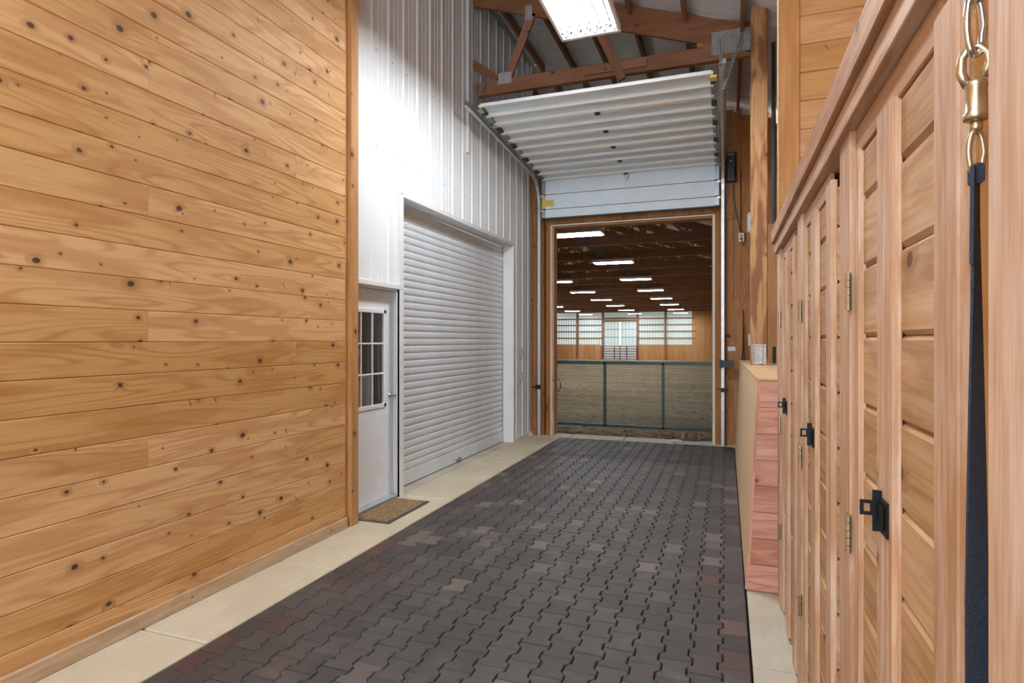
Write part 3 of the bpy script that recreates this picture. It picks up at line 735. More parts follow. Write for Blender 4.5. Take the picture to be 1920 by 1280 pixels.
# upper plank wall above the lockers
we = struct('wall_end', 'horizontal pine board wall above the lockers', 'wall')
k = 0
for k in range(0, 17):
    z0 = 2.245+0.1705*k-0.10; z1 = z0+0.169
    if z0 < 2.2: z0 = 2.16
    one('box', 0.38, 1.25, 3.975, 3.998, z0, min(z1, 4.85), grain='x', c=0.0035).build('plank', 'pine_end', we)
one('box', 0.305, 0.415, 3.955, 3.975, 2.30, 5.0, grain='z', c=0.003).build('trim_board', 'pine_end', we)
one('box', 0.305, 0.415, 3.955, 3.975, 2.19, 2.297, grain='z', c=0.003).build('trim_board', 'cedar', we)
one('box', 0.298, 0.305, 3.955, 4.06, 1.32, 5.0, grain='z').build('edge_strip', 'osb', we)
one('box', 0.305, 0.35, 3.975, 4.06, 1.32, 5.0, grain='z').build('stud', 'post', we)

# ------------------------------------------------------------------ tack lockers
def hinge(z0, z1, y, parent):
    h_ = MB(); n = 5; s_ = (z1-z0)/n
    for i in range(n): h_.lathe([(0.0062, z0+i*s_+0.0006), (0.0068, z0+i*s_+0.001), (0.0068, z0+(i+1)*s_-0.001), (0.0062, z0+(i+1)*s_-0.0006)], n=10, mat=Matrix.Translation((0.287, y, 0)))
    h_.box(0.287, 0.2915, y, y+0.03, z0, z1); h_.build('hinge', 'brass', parent, smooth=False)
def locker(Y0, label, simple=False, latch='up'):
    """Y0: hinge line of the door; the door runs from there towards the camera"""
    t = thing('tack_locker', label, 'locker', (0, 0, 0), None)
    def B(nm, mat, par, *a, grain='z', c=0.003): return one('box', *a, grain=grain, c=c).build(nm, mat, par)
    B('frame_stile', 'cedar', t, 0.292, 0.335, Y0+0.012, Y0+0.155, 0.02, 2.075)
    B('back_board', 'board', t, 0.335, 0.350, Y0-0.835, Y0+0.16, 0.02, 2.07)
    d = empty('door'); d.parent = t
    n = 12; p_ = 0.165
    ye = Y0-0.722
    for i in range(n):
        z0 = 0.075+p_*i; z1 = z0+p_-0.001
        if i == 0: z0 = 0.03
        if i == n-1: z1 = 2.01
        mb = MB(); c_ = 0.009
        pr_ = [(0.330, z0), (0.318, z0), (0.3085, z0+c_), (0.3085, z1-c_), (0.318, z1), (0.330, z1)]
        mb.prism(pr_, 'y', ye, Y0-0.004, grain='y'); mb.build('board', 'board', d)
    B('stile', 'cedar', d, 0.298, 0.316, Y0-0.062, Y0-0.003, 0.03, 2.01)
    B('stile', 'cedar', d, 0.294, 0.312, Y0-0.385, Y0-0.262, 0.03, 2.01)
    B('stile', 'cedar', d, 0.294, 0.312, Y0-0.722, Y0-0.622, 0.03, 2.03)
    B('top_rail', 'rough', d, 0.303, 0.318, Y0-0.625, Y0-0.004, 2.005, 2.073, grain='y')
    for z0, z1 in ((1.625, 1.72), (1.018, 1.112), (0.41, 0.50)): hinge(z0, z1, Y0+0.006, d)
    l = MB(); yl = Y0-0.312
    # latch: oval plate, swinging thumb turn and square strike with a hole
    l.box(0.289, 0.294, yl-0.052, yl-0.004, 1.168, 1.236, grain='z', c=0.002)      # plate on the stile
    l.box(0.283, 0.290, yl-0.040, yl-0.016, 1.180, 1.226, grain='z', c=0.003)
    l.box(0.276, 0.292, yl-0.003, yl+0.001, 1.168, 1.250, grain='z')               # standing flange
    for (a_, b_, c_, e_) in ((0.254, 0.279, 1.199, 1.2055), (0.254, 0.279, 1.2225, 1.229), (0.254, 0.2605, 1.2055, 1.2225), (0.2725, 0.279, 1.2055, 1.2225)):
        l.box(a_, b_, yl-0.002, yl+0.003, c_, e_)                                   # square eye that stands out of the door
    l.build('latch', 'black_metal', d)
    return t
locker(1.683, 'nearest tack locker, its door wide and fully in view beside the strap')
locker(2.715, 'middle tack locker of three, with knots scarring its right door stile')
locker(3.720, 'farthest tack locker, next to the pink board end of the half wall')
cs = thing('corner_board', 'narrow upright board closing the locker row at the half wall', 'board', (0, 0, 0))
one('box', 0.294, 0.34, 3.885, 3.975, 0.02, 2.19, grain='z', c=0.003).build('board', 'cedar', cs)
# header rails over the doors
for n_, (x0, z0, z1, lb, m_) in enumerate(((0.2745, 2.075, 2.135, 'lower cedar header rail running over the locker doors', 'cedar'), (0.2564, 2.135, 2.212, 'upper cedar header rail projecting over the lower one', 'rough'))):
    o = one('box', x0, 0.36, -2.6, 3.955-0.12*0, z0, z1, grain='y', c=0.002).build('trim_%d' % (n_+1), m_); tag(o, lb, 'trim', kind='structure')
# near post
npst = thing('timber_post', 'pale blurred cedar post at the right edge, nearest the camera', 'post', (0.30, 0.65, 0))
one('box', -0.050, 0.06, -0.12, 0.085, 0.02, 2.07, grain='z', c=0.004).build('shaft', 'cedar_near', npst)
op = thing('recessed_board', 'orange cedar board recessed behind the hanging strap', 'board', (0.32, 0.85, 0))
one('box', -0.006, 0.01, -0.12, 0.11, 0.02, 2.07, grain='z', c=0.002).build('board', 'post', op)

# strap with snap and carabiner
st = thing('lead_strap', 'navy webbing strap hanging from a brass snap and steel link', 'strap', (0.281, 0.857, 1.74))
mb = MB()
def band(mb, pts, w, th):
    """hanging ribbon; each point is (x, y, z, angle): angle 0 lies along x, 90 degrees along y"""
    v = []; f = []
    for (x, y, z, a) in pts:
        c_, s_ = math.cos(rad(a)), math.sin(rad(a))
        for u_, n_ in ((-w/2, -th/2), (w/2, -th/2), (w/2, th/2), (-w/2, th/2)): v.append((x+u_*c_-n_*s_, y+u_*s_+n_*c_, z))
    for k in range(len(pts)-1):
        for i in range(4): f.append((4*k+i, 4*k+(i+1) % 4, 4*k+4+(i+1) % 4, 4*k+4+i))
    f += [(0, 1, 2, 3), tuple(4*len(pts)-4+i for i in range(4))]
    mb.add(v, f, 'z')
def tw(z): return 62-42*min(1, max(0, (-z-0.05)/0.45))
band(mb, [(0, -0.002*k_/10, -1.45*k_/29, tw(-1.45*k_/29)) for k_ in range(30)], 0.027, 0.0028); mb.build('webbing', 'strap', st)
mb = MB(); band(mb, [(-0.003, -0.004, 0.016, 62), (-0.003, -0.004, -0.05, 60), (-0.003, -0.005, -0.10, 56)], 0.025, 0.004); mb.box(-0.006, 0.006, -0.009, 0.009, -0.004, 0.020, c=0.003)
lo = mb.build('stitched_loop', 'strap', st)
mb = MB(); band(mb, [(-0.0065, -0.006, -0.088, 60), (-0.0065, -0.006, -0.091, 60)], 0.020, 0.002); band(mb, [(-0.0065, -0.006, -0.02, 60), (-0.0065, -0.006, -0.085, 58)], 0.003, 0.002)
mb.build('stitching', 'strap_lt', lo)
def ring(mb, c, rx, rz, r, ang=0, n=20, wy=1.0):
    pts = []
    for i in range(n):
        a = 2*PI*i/n; u_ = rx*math.cos(a); pts.append((c[0]+u_*math.sin(ang), c[1]+u_*math.cos(ang)*wy, c[2]+rz*math.sin(a)))
    mb.tube(pts, r, 8, closed=True)
sn = MB()
ring(sn, (0, 0, 0.035), 0.0095, 0.026, 0.0036, 1.15)                                   # swivel eye
sn.lathe([(0.006, 0.060), (0.007, 0.064), (0.006, 0.075)], n=12)
sn.lathe([(0.009, 0.072), (0.0135, 0.074), (0.0135, 0.080), (0.011, 0.083), (0.0105, 0.110), (0.012, 0.113), (0.011, 0.118), (0.007, 0.121)], n=16)
hk = [(-x_*0.85, x_*0.35, z_) for x_, z_ in ((0.009, 0.116), (0.016, 0.132), (0.015, 0.150), (0.008, 0.161), (-0.003, 0.161), (-0.012, 0.151), (-0.014, 0.138), (-0.008, 0.124))]
sn.tube(hk, [0.0055, 0.006, 0.005, 0.0045, 0.0045, 0.0045, 0.005, 0.006], 8)
sn.build('snap_hook', 'brass', st, smooth=True)
cb = MB(); ring(cb, (-0.002, -0.003, 0.186), 0.012, 0.036, 0.0044, 1.0)
cb.build('carabiner', 'zinc', st, smooth=True)
cb = MB(); cb.box(-0.010, 0.006, -0.018, 0.012, 0.212, 0.245, grain='z', c=0.003); cb.build('shackle', 'zinc', st)
cb = MB(); cb.tube([(-0.002, -0.003, 0.245), (-0.002, -0.003, 0.30), (0.02, -0.003, 0.315), (0.035, -0.003, 0.315)], 0.004, 8); cb.build('eye_bolt', 'zinc', st, smooth=True)

# ------------------------------------------------------------------ overhead door (raised)
d3 = struct('door_3', 'white sectional overhead door rolled up on ceiling tracks', 'door')
XA, XB_ = -2.80, -0.10
pv = [(9.20, 3.515), (9.20, 4.135)]
def sect(p0, p1, flat=False, last=False):
    """one door section between (y, z) points; skin outside, rails inside"""
    p0 = Vector((0, p0[0], p0[1])); p1 = Vector((0, p1[0], p1[1])); d = (p1-p0); Ls = d.length; d.normalize()
    nrm = Vector((1, 0, 0)).cross(d)
    if nrm.z > 0 or (abs(nrm.z) < 1e-6 and nrm.y > 0): nrm = -nrm
    e = empty('section'); e.parent = d3
    mt_ = Matrix(((1, 0, 0, 0), (0, d.y, nrm.y, p0.y), (0, d.z, nrm.z, p0.z), (0, 0, 0, 1)))
    def B(nm, mat, x0, x1, s0, s1, h0, h1, c=0.0, grain='x', lab=None):
        mb = MB(); mb.box(x0, x1, s0, s1, h0, h1, grain=grain, c=c, mat=mt_); o = mb.build(nm, mat, e, label=lab); return o
    dp = 0.045
    if flat:
        B('skin', 'ohd', XA+0.06, XB_-0.06, 0.004, Ls-0.004, -0.01, 0.012, c=0.003)
        for xx in (XA, XB_-0.06): B('end_plate', 'galv', xx, xx+0.06, 0.01, Ls-0.01, -0.01, 0.015)
        for xx in (XA-0.02, XB_-0.04): B('hinge', 'galv_lt', xx, xx+0.06, Ls-0.03, Ls-0.005, 0.015, 0.022)
        return e
    B('skin', 'ohd', XA+0.05, XB_-0.05, 0.0, Ls, -0.012, 0.0)
    for s0 in (0.0, Ls/2-0.017, Ls-0.034):
        ext = 0.0
        B('rail', 'ohd_rail', XA+0.03-ext, XB_-0.03+ext, s0, s0+0.034, 0.0, dp*0.9 if s0 < Ls/2 or not last else dp*0.6, c=0.003)
    for xx in (XA, XB_-0.06):
        B('end_plate', 'galv', xx, xx+0.062, 0.05, Ls/2-0.03, 0.0, dp*0.6); B('end_plate', 'rubber', xx, xx+0.062, Ls/2+0.03, Ls-0.05, 0.0, dp*0.6)
    B('hinge', 'black_metal', (XA+XB_)/2-0.03, (XA+XB_)/2+0.03, -0.03, 0.035, dp, dp+0.012, c=0.004)
    for xx in (XA-0.01, XB_-0.06): B('hinge', 'galv', xx, xx+0.07, -0.03, 0.03, dp, dp+0.01, c=0.003)
    if last:
        for xx in (XA-0.005, XB_-0.06): B('corner_bracket', 'yellow' if xx > -1 else 'brass', xx, xx+0.065, Ls-0.13, Ls-0.035, dp*0.5, dp+0.006, c=0.003, lab='brass-coloured corner bracket')
    return e
sect((9.20, 3.515), (9.20, 3.655), flat=True); sect((9.20, 3.655), (9.20, 3.89), flat=True); sect((9.20, 3.89), (9.20, 4.125), flat=True)
one('box', XA, XB_, 9.17, 9.22, 3.495, 3.515, grain='x', c=0.003).build('bottom_seal', 'rubber', d3)
A0 = (9.16, 4.15); A1 = (6.50, 4.345)
for i in range(5):
    a = i/5; b = (i+1)/5
    sect((A0[0]+(A1[0]-A0[0])*a, A0[1]+(A1[1]-A0[1])*a), (A0[0]+(A1[0]-A0[0])*b-0.0+0.006, A0[1]+(A1[1]-A0[1])*b), last=(i == 4))
lk = MB(); lk.box(-1.47, -1.41, 9.165, 9.19, 4.03, 4.13, grain='z', c=0.004); lk.box(-1.455, -1.425, 9.15, 9.168, 4.0, 4.09, grain='z', c=0.004); lk.build('hinge', 'galv_lt', d3)
o = one('box', -2.74, -2.60, 9.184, 9.187, 3.70, 3.80).build('sticker', 'yellow', d3, label='yellow warning sticker'); 
o = one('box', -2.80, -2.745, 9.180, 9.183, 3.67, 3.87).build('sticker', 'yellow', d3, label='upright yellow sticker')
# tracks
def track(x, sgn, mat):
    mb = MB()
    path = [(x, 9.20, 0.01), (x, 9.20, 3.75)]
    for i in range(1, 8):
        a = PI/2*i/8; path.append((x, 9.20-0.40*(1-math.cos(a)), 3.75+0.40*math.sin(a)))
    path += [(x, 8.78, 4.155), (x, 6.30, 4.30)]
    for a, b in zip(path[:-1], path[1:]):
        v = Vector(b)-Vector(a)
        mb.beam(a, b, 0.004, 0.055, up=(0, 1, 0.01) if abs(v.z) > abs(v.y) else (0, 0, 1))
        off = Vector((sgn*0.02, 0, 0)); n_ = Vector((0, -v.z, v.y)).normalized()*0.026
        for s_ in (-1, 1): mb.beam(Vector(a)+off+n_*s_, Vector(b)+off+n_*s_, 0.04, 0.003, up=n_)
    return mb.build('track', mat, d3)
track(-2.868, 1, 'galv_lt'); track(-0.03, -1, 'galv_lt')
one('box', -0.035, 0.0, 6.32, 9.15, 4.26, 4.30, grain='y', mat=None).build('track_angle', 'galv', d3) if False else None
one('beam', (-0.02, 6.28, 4.33), (-0.02, 9.15, 4.20), 0.035, 0.05).build('track_angle', 'galv', d3)
def perf(p0, p1, nm='hanger_strap'):
    p0 = Vector(p0); p1 = Vector(p1); mb = MB(); d = (p1-p0); n = int(d.length/0.035); 
    mb.beam(p0, p1, 0.030, 0.003, up=(0, 1, 0)); o = mb.build(nm, 'galv_lt', d3)
    h_ = MB()
    for i in range(n):
        c = p0+d*((i+.5)/n); h_.box(c.x-0.005, c.x+0.005, c.y-0.004, c.y+0.0, c.z-0.008, c.z+0.008)
    h_.build('slots', 'black', o, kind='stuff')
perf((-0.065, 6.92, 4.86), (-0.05, 6.55, 4.34)); perf((0.165, 6.92, 4.88), (-0.035, 6.5, 4.14))
perf((-2.98, 6.92, 4.80), (-2.86, 6.55, 4.33)); perf((-2.86, 6.92, 4.80), (-2.85, 6.5, 4.33))
# weather seals and bolts by the vertical tracks
for x in (-2.885, -0.055):
    one('box', x-0.012, x+0.006, 9.22, 9.33, 0.01, 4.0, grain='z').build('side_seal', 'rubber', d3)
lt = thing('barrier_latch', 'black latch on the post left of the arena opening', 'latch', (-2.87, 9.19, 0.80))
one('box', -0.03, 0.05, -0.03, 0.0, -0.035, 0.035, c=0.006).build('catch', 'black_metal', lt)
one('tube', [(-0.10, -0.01, 0.0), (0, -0.01, 0.0)], 0.010, 8).build('bolt', 'black_metal', lt)
lt = thing('barrier_latch', 'small black latch on the track right of the arena opening', 'latch', (-0.06, 9.17, 0.83))
one('box', -0.02, 0.05, -0.03, 0.0, -0.03, 0.03, c=0.006).build('catch', 'black_metal', lt)
one('tube', [(-0.05, -0.01, 0.015), (0.08, -0.01, 0.01)], 0.009, 8).build('bolt', 'black_metal', lt)

# ------------------------------------------------------------------ bits on the right of the end wall
ob = thing('door_opener', 'black wall-mounted door opener box beside the overhead door track', 'opener', (0.062, 9.35, 4.085))
one('box', -0.075, 0.075, -0.12, 0, -0.21, 0.21, grain='z', c=0.02).build('casing', 'black', ob)
one('box', -0.055, 0.055, -0.135, -0.12, -0.16, 0.05, grain='z', c=0.008).build('cover', 'black', ob)
one('box', -0.045, 0.045, -0.137, -0.12, 0.165, 0.18, grain='x').build('label_strip', 'grey_cord', ob)
one('box', -0.014, 0.014, -0.137, -0.12, 0.075, 0.085, grain='x').build('badge', 'bright_plastic', ob)
mb = MB(); mb.tube([(0.03, -0.03, -0.2), (0.04, -0.02, -0.45), (0.09, -0.02, -0.75), (0.135, -0.02, -0.95)], 0.007, 6); mb.build('power_cord', 'black', ob)
mb = MB(); mb.tube([(0.0, -0.03, -0.2), (-0.03, -0.02, -0.35), (-0.08, -0.015, -0.62), (-0.082, -0.015, -1.9)], 0.005, 6); mb.build('signal_cord', 'grey_cord', ob)
ot = thing('power_outlet', 'ivory outlet box with plugged cords on the plywood wall', 'outlet', (0.205, 9.35, 3.055))
one('box', -0.04, 0.04, -0.04, 0, -0.065, 0.065, grain='z', c=0.006).build('box_body', 'ivory', ot)
one('box', -0.015, 0.015, -0.06, -0.04, -0.035, -0.005, c=0.004).build('plug', 'black', ot); one('box', -0.012, 0.012, -0.048, -0.04, 0.015, 0.035, c=0.003).build('socket', 'rubber', ot)
mb = MB(); mb.tube([(0.0, -0.05, -0.02), (0.03, -0.05, -0.13), (0.06, -0.04, -0.05), (0.05, -0.03, 0.06), (-0.005, -0.02, 0.10), (-0.005, -0.015, 1.0)], 0.006, 6); mb.build('cord', 'black', ot)
wlmp = thing('wall_lamp', 'white rounded lamp on the plywood wall, half hidden by the post', 'lamp', (0.355, 9.35, 3.26))
mb = MB(); mb.box(-0.075, 0.075, -0.10, 0, -0.155, 0.155, grain='z'); o = mb.build('shade', 'bright_plastic', wlmp)
bv = o.modifiers.new('bevel', 'BEVEL'); bv.width = 0.045; bv.segments = 4
cd_ = one('box', 0.015, 0.125, YB-0.004, YB, 1.394, 1.456).build('wall_card', 'card'); tag(cd_, 'small blank white card on the plywood wall above the black bracket', 'card')
sw = thing('wall_switch', 'white switch on the plywood wall beside the timber post', 'switch', (0.335, YB, 1.56))
one('box', -0.035, 0.035, -0.01, 0, -0.085, 0.085, grain='z', c=0.003).build('cover_plate', 'bright_plastic', sw)
one('box', -0.01, 0.01, -0.016, -0.01, -0.02, 0.02, grain='z', c=0.002).build('toggle', 'bright_plastic', sw)
bb_ = thing('gate_bracket', 'black box bracket on the track right of the opening', 'bracket', (0.0, 9.16, 1.21))
one('box', -0.09, 0.10, -0.05, 0.02, -0.05, 0.05, c=0.008).build('casing', 'black', bb_)
one('box', -0.09, -0.05, -0.06, -0.05, -0.06, 0.06, c=0.003).build('flange', 'black_metal', bb_)
mb = MB()
for k_ in range(9): mb.tube([(0.02, 9.34, 1.62), (0.02+R.uniform(-.05, .06), 9.33, 1.62+R.uniform(-.03, .03))], 0.006, 5)
o = mb.build('cloth_scrap', 'red'); tag(o, 'frayed red twine tuft nailed to the plywood wall', 'twine')
for i, (a, b) in enumerate((((0.16, 8.75, 0.0), (0.235, 9.30, 2.0)), ((0.19, 8.70, 0.0), (0.25, 9.31, 1.75)))):
    wp_ = thing('lunge_whip', ('longer' if i == 0 else 'shorter')+' black whip leaning in the corner by the half wall', 'whip', (0, 0, 0), 'whips leaning in the corner')
    a = Vector(a); b = Vector(b)
    mb = MB(); pts = [a.lerp(b, t/8)+Vector((0.010*math.sin(t*1.3+i), 0, 0)) for t in range(9)]
    mb.tube(pts, [0.017, 0.017, 0.015, 0.014, 0.013, 0.011, 0.009, 0.007, 0.005], 7); mb.build('shaft', 'black', wp_)
    mb = MB(); mb.tube([a.lerp(b, .52)+Vector((0.006, -0.012, 0)), a.lerp(b, .60)+Vector((0.006, -0.012, 0))], 0.012, 7); mb.build('grip_tape', 'galv_lt', wp_)

# gate stop on the threshold
gs = thing('gate_stop', 'steel gate stop with two wooden blocks on the threshold', 'stop', (-0.52, 9.42, 0.004))
one('box', -0.30, 0.26, -0.05, 0.07, 0, 0.018, c=0.004).build('base_plate', 'galv', gs)
for x in (-0.10, 0.13): one('box', x-0.022, x+0.022, -0.03, 0.05, 0.02, 0.155, grain='z', c=0.006).build('block', 'truss', gs)
for x in (-0.05, 0.08): one('box', x-0.02, x+0.02, -0.02, 0.04, 0.02, 0.13, grain='z', c=0.004).build('steel_ear', 'rubber', gs)
one('box', -0.12, 0.15, -0.035, 0.05, 0.018, 0.05, c=0.004).build('cross_bar', 'rubber', gs)

# ------------------------------------------------------------------ fluorescent fixtures in the corridor
def highbay(loc, label, tube_mat='tube'):
    t = thing('ceiling_light', label, 'light', loc, 'six-tube fluorescent lights over the corridor')
    w, l, hgt = 0.285, 0.62, 0.05
    mb = MB()
    mb.box(-w, w, -l, l, 0.055, 0.062)
    for s in (-1, 1): mb.box(s*w, s*(w-0.006), -l, l, 0.0, 0.06); mb.box(-w, w, s*l, s*(l-0.006), 0.0, 0.06)
    mb.build('housing', 'white_trim', t)
    lp = MB()
    for s in (-1, 1): lp.box(s*(w+0.004), s*(w-0.022), -l-0.004, l+0.004, -0.006, 0.002); lp.box(-w-0.004, w+0.004, s*(l+0.004), s*(l-0.035), -0.006, 0.002)
    lp.build('rim', 'white_trim', t)
    for k_ in range(6):
        x = -w+0.050+k_*(2*w-0.10)/5
        rf = MB(); rf.sheet([(x-0.044, 0.012), (x-0.024, 0.050), (x+0.024, 0.050), (x+0.044, 0.012)], 'y', -l+0.05, l-0.05); rf.build('reflector', 'mirror', t)
        tb = MB(); tb.tube([(x, -l+0.06, 0.024), (x, l-0.06, 0.024)], 0.0125, 10); tb.build('tube', tube_mat, t)
        for s in (-1, 1):
            sk = MB(); sk.box(x-0.016, x+0.016, s*(l-0.06), s*(l-0.035), 0.004, 0.045, c=0.003); sk.build('lamp_holder', 'grey_cord', t)
    ch = MB()
    for s in (-1, 1):
        for q_ in (-0.25, 0.25): ch.tube([(q_*0.8, s*0.5, 0.062), (0, s*0.5, 0.35), (0, s*0.5, roofz(loc[0])-loc[2])], 0.003, 5)
    ch.build('chain', 'galv', t)
    return t
hb = highbay((-1.225, 5.02, 4.475), 'bright six-tube fluorescent fixture hanging above the corridor near the truss')
hb_fill = copy_tree(hb); hb_fill.location = (-1.225, -0.9, 4.475); hb_fill['label'] = 'matching fluorescent fixture added out of view behind the camera as fill light'  # unseen copy of the fixture, added to even out the corridor light

# ------------------------------------------------------------------ arena
YF = 61.0
wf_ = struct('wall_far', 'far arena wall of pale translucent sheets over brown boards', 'wall')
ZT = 4.25
segs = [(-17.35, -14.72), (-14.64, -12.02), (-8.44, -5.74), (-5.66, -2.80)]
for a, b in segs:
    n = 10; w_ = (b-a)/n
    for i in range(n):
        mb = MB(); x0 = a+i*w_; mb.sheet([(x0, YF+0.06), (x0+w_-0.06, YF+0.06), (x0+w_-0.04, YF+0.03), (x0+w_, YF+0.03)], 'z', 1.10, ZT+2.2); mb.build('light_sheet', 'trans', wf_)
mb = MB(); mb.sheet([(-12.0, YF+0.06), (-8.46, YF+0.06)], 'z', 3.45, ZT+2.2); mb.build('light_sheet', 'trans', wf_)
for x in (-14.68, -12.0, -8.45, -5.70): one('box', x-0.10, x+0.10, YF-0.14, YF+0.05, -0.3, ZT+1.8, grain='z').build('stud', 'truss_far', wf_)
for a, b in segs:
    for z in (1.78, 2.46, 3.12, 3.76): one('box', a-0.02, b+0.02, YF-0.04, YF+0.02, z-0.065, z+0.065, grain='x').build('girt', 'truss', wf_)
for a, b in ((-12.0, -8.46),): 
    for z in (3.55, 3.8): one('box', a, b, YF-0.1, YF+0.02, z-0.09, z+0.09, grain='x').build('girt', 'truss_far', wf_)
one('box', -17.6, 0.6, YF+0.041, YF+0.05, -0.6, 1.08).build('backing', 'ply_far', wf_)
one('box', -2.75, 0.6, YF+0.041, YF+0.05, 1.0, 6.0).build('backing', 'ply_far', wf_)
x = -17.6
while x < 0.6:
    x1 = x+0.6
    low = not (x1 > -2.9)
    if not (-12.1 < x+0.3 < -8.4): one('box', x+0.01, x1-0.01, YF-0.02, YF+0.04, -0.6, 1.14 if low else ZT+1.8, grain='z').build('wall_board', 'ply_far', wf_)
    x = x1
d4 = struct('door_4', 'pale double sliding door with a bright slit at the far arena wall', 'door')
for a, b in ((-12.0, -10.30), (-10.18, -8.46)):
    e = empty('leaf'); e.parent = d4
    for i in range(5):
        w_ = (b-a)/5; mb = MB(); x0 = a+i*w_; mb.sheet([(x0, YF+0.03), (x0+w_-0.05, YF+0.03), (x0+w_-0.03, YF), (x0+w_, YF)], 'z', -0.5, 3.45); mb.build('sheet', 'trans', e)
    for z in (1.9, 2.7): one('box', a, b, YF-0.03, YF+0.0, z-0.025, z+0.025, grain='x').build('rail', 'galv', e)
one('box', -10.32, -10.16, YF+0.06, YF+0.08, -0.3, 3.45).build('gap', 'slit', d4)
rg = thing('pipe_gate', 'dark red pipe gate before the far sliding door', 'gate', (-10.23, YF-0.25, -0.44))
for x in (-1.72, -0.55, 0.7, 1.72): one('tube', [(x, 0, 0.05), (x, 0, 1.42)], 0.05, 8).build('upright', 'red', rg)
for z in (0.12, 0.35, 0.6, 0.87, 1.14, 1.40): one('tube', [(-1.72, 0, z), (1.72, 0, z)], 0.032, 8).build('rail', 'red', rg)
# side walls of the arena and gable ends
ws = struct('wall_arena', 'arena side walls', 'wall')
one('box', -17.75, -17.6, 9.4, YF+0.1, -0.4, 4.3).build('sheet', 'ply_far', ws)
one('box', 0.55, 0.7, 9.6, YF+0.1, -0.4, 5.0).build('sheet', 'ply_far', ws)
one('box', -17.7, -3.07, 9.53, 9.6, -0.4, 8.0).build('sheet', 'truss_far', ws)
one('box', -17.7, 0.6, YF+0.12, YF+0.2, 4.0, 8.6).build('sheet', 'ply_far', ws)
# arena roof
XRg = -8.55
zr = lambda x: (4.95+0.343*(0.45-x)) if x > XRg else (4.95+0.343*(0.45-XRg)-0.343*(XRg-x))
ar = struct('ceiling', 'white arena roof with brown purlins', 'ceiling')
mb = MB(); mb.sheet([(0.6, zr(0.6)+0.03), (XRg, zr(XRg)+0.03), (-17.7, zr(-17.7)+0.03)], 'y', 9.38, YF+0.2); mb.build('insulation', 'roofmat', ar)
x = 0.2
while x > -17.5:
    one('box', x-0.02, x+0.02, 9.6, YF, zr(x)-0.13, zr(x)+0.01, grain='y').build('purlin', 'truss_far', ar); x -= 0.6
# arena trusses
ZB = 4.30
def arena_truss():
    t = thing('arena_truss', 'dark wooden truss spanning the riding arena ceiling', 'truss', (0, 14.1, 0), 'trusses across the arena')
    one('box', -17.6, 0.5, 0, 0.09, ZB, ZB+0.26, grain='x').build('bottom_chord', 'truss_far', t)
    for a, b in ((0.5, XRg), (-17.6, XRg)):
        one('beam', (a, 0.045, zr(a)-0.20), (b, 0.045, zr(b)-0.20), 0.09, 0.26).build('top_chord', 'truss_far', t)
    wx = [0.5-1.51*i for i in range(13)]
    for i in range(1, 12):
        x0 = wx[i]; 
        if i % 2: a = (wx[i], 0.045, ZB+0.15); b = (wx[i+1 if i < 6 else i-1], 0.045, zr(wx[i+1 if i < 6 else i-1])-0.2)
        else: a = (wx[i], 0.045, ZB+0.2); b = (wx[i-1 if i <= 6 else i+1], 0.045, zr(wx[i-1 if i <= 6 else i+1])-0.2)
        one('beam', a, b, 0.04, 0.10, up=(0, 1, 0)).build('web', 'truss_far', t)
        one('beam', (wx[i], 0.045, ZB+0.1), (wx[i], 0.045, zr(wx[i])-0.2), 0.04, 0.09, up=(0, 1, 0)).build('web', 'truss_far', t)
        if i % 2 and i > 1: one('box', x0-0.13, x0+0.13, -0.006, 0, ZB+0.08, ZB+0.32).build('nail_plate', 'galv_dull', t)
    return t
at0 = arena_truss()
orw = ['second', 'third', 'fourth', 'fifth', 'sixth', 'seventh', 'eighth', 'ninth', 'tenth', 'eleventh', 'twelfth', 'thirteenth', 'fourteenth', 'fifteenth', 'last']
for k in range(1, 16):
    c = copy_tree(at0); c.location = (0, 14.1+2.95*k, 0); c['label'] = 'dark wooden arena ceiling truss, %s one from the opening' % orw[k-1]
at0['label'] = 'nearest wooden truss of the riding arena ceiling, just inside the opening'
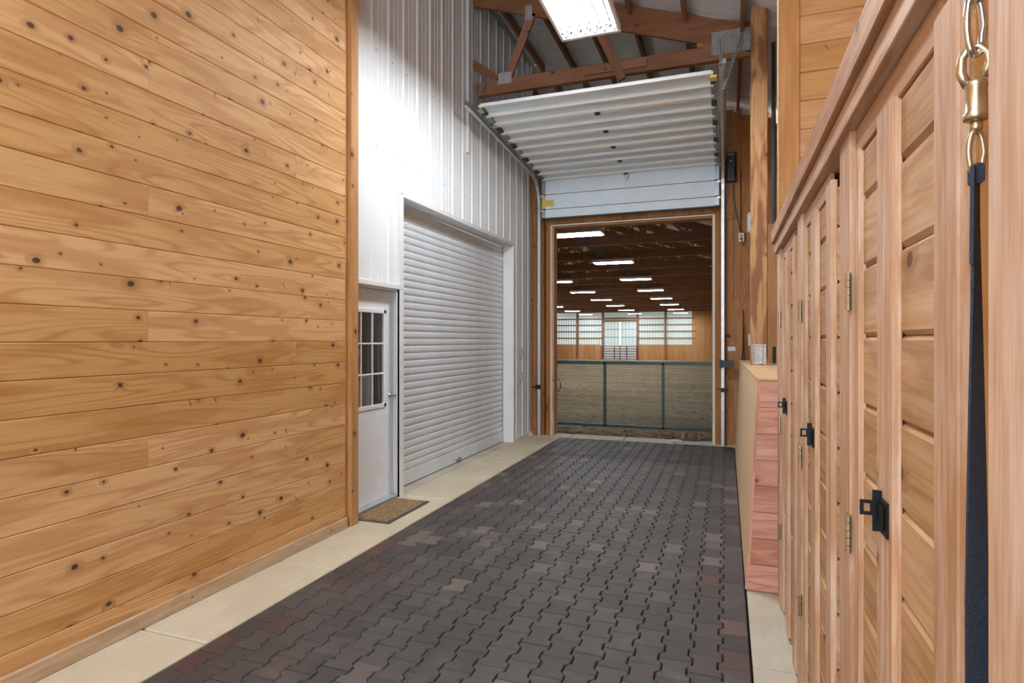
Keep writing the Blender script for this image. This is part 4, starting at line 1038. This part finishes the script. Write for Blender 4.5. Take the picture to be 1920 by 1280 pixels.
# arena lights
def abay():
    t = thing('arena_light', '', 'light', (0, 0, 0), 'lights hanging in the arena')
    mb = MB(); mb.prism([(-0.28, 0.0), (0.28, 0.0), (0.20, 0.11), (-0.20, 0.11)], 'x', -0.66, 0.66); mb.build('housing', 'bright_plastic', t)
    one('box', -0.63, 0.63, -0.25, 0.25, -0.012, -0.003).build('lens', 'lens', t)
    mb = MB()
    for x in (-0.5, 0.5): mb.tube([(x, 0, 0.11), (x, 0, 0.134)], 0.01, 5)
    mb.build('hanger', 'galv', t); return t
ab = abay(); first = True
Ys = [14.4, 20.0, 25.8, 31.8, 38.2, 44.9, 52.0, 58.8]
ordn = ['first', 'second', 'third', 'fourth', 'fifth', 'sixth', 'seventh', 'eighth']
for row, (nm, x0, k0, st_) in enumerate((('right', -3.30, -0.0140, 0), ('middle', -6.10, -0.040, 2), ('left', -10.6, -0.046, 4))):
    for i in range(st_ if row else 0, 8):
        y = Ys[i]; o = ab if first else copy_tree(ab); first = False
        o.location = (x0+k0*y, y, 4.165)
        o['label'] = '%s light from the opening in the %s row of arena lights' % (ordn[i-st_], nm)

# green gate across the opening
gg = thing('metal_gate', 'dark green framed gate with diamond mesh across the arena opening', 'gate', (0, 9.70, 0))
def Bg(nm, *a, grain='z'): return one('box', *a, grain=grain, c=0.004).build(nm, 'green', gg)
for z0, z1 in ((0.135, 0.180), (1.155, 1.215)): Bg('rail', -3.3, 0.05, -0.02, 0.02, z0, z1, grain='x')
for x in (-3.28, -1.878, -0.945, 0.03): Bg('upright', x-0.022, x+0.022, -0.02, 0.02, 0.14, 1.19)
ms = MB(); zs0, zs1 = 0.18, 1.15; wd = 0.0175; ht = 0.042; 
def wire(mb, a, b, r=0.0042):
    a = Vector(a); b = Vector(b); d = (b-a).normalized(); u = Vector((0, 1, 0)); w_ = d.cross(u)
    v = [tuple(p+u*r*c_+w_*r*s_) for p in (a, b) for c_, s_ in ((1, 0), (-.5, .87), (-.5, -.87))]
    mb.add(v, [(0, 1, 4, 3), (1, 2, 5, 4), (2, 0, 3, 5)], 'y', off=(0, 0, 0), rn=0.5)
def mesh_panel(x0, x1):
    mb = MB(); nz = int((zs1-zs0)/(ht/2)); nxn = int((x1-x0)/(wd))
    dz = (zs1-zs0)/nz; dx = (x1-x0)/nxn
    for j in range(nz):
        for i in range(nxn):
            xa, xb = x0+i*dx, x0+(i+1)*dx; za, zb = zs0+j*dz, zs0+(j+1)*dz
            if (i+j) % 2: wire(mb, (xa, 0, za), (xb, 0, zb))
            else: wire(mb, (xa, 0, zb), (xb, 0, za))
    mb.build('mesh_infill', 'mesh', gg, kind='stuff')
mesh_panel(-3.26, -1.90); mesh_panel(-1.856, -0.967); mesh_panel(-0.923, 0.01)
mb = MB(); pts = [(-2.72+0.105*math.cos(a), -0.04, 0.80+0.12*math.sin(a)) for a in [2*PI*i/24 for i in range(24)]]; mb.tube(pts, 0.008, 6, closed=True)
o = mb.build('hose_loop', 'black'); o.location = (0, 9.70, 0); tag(o, 'black hose loop hung on the left end of the green gate', 'loop')
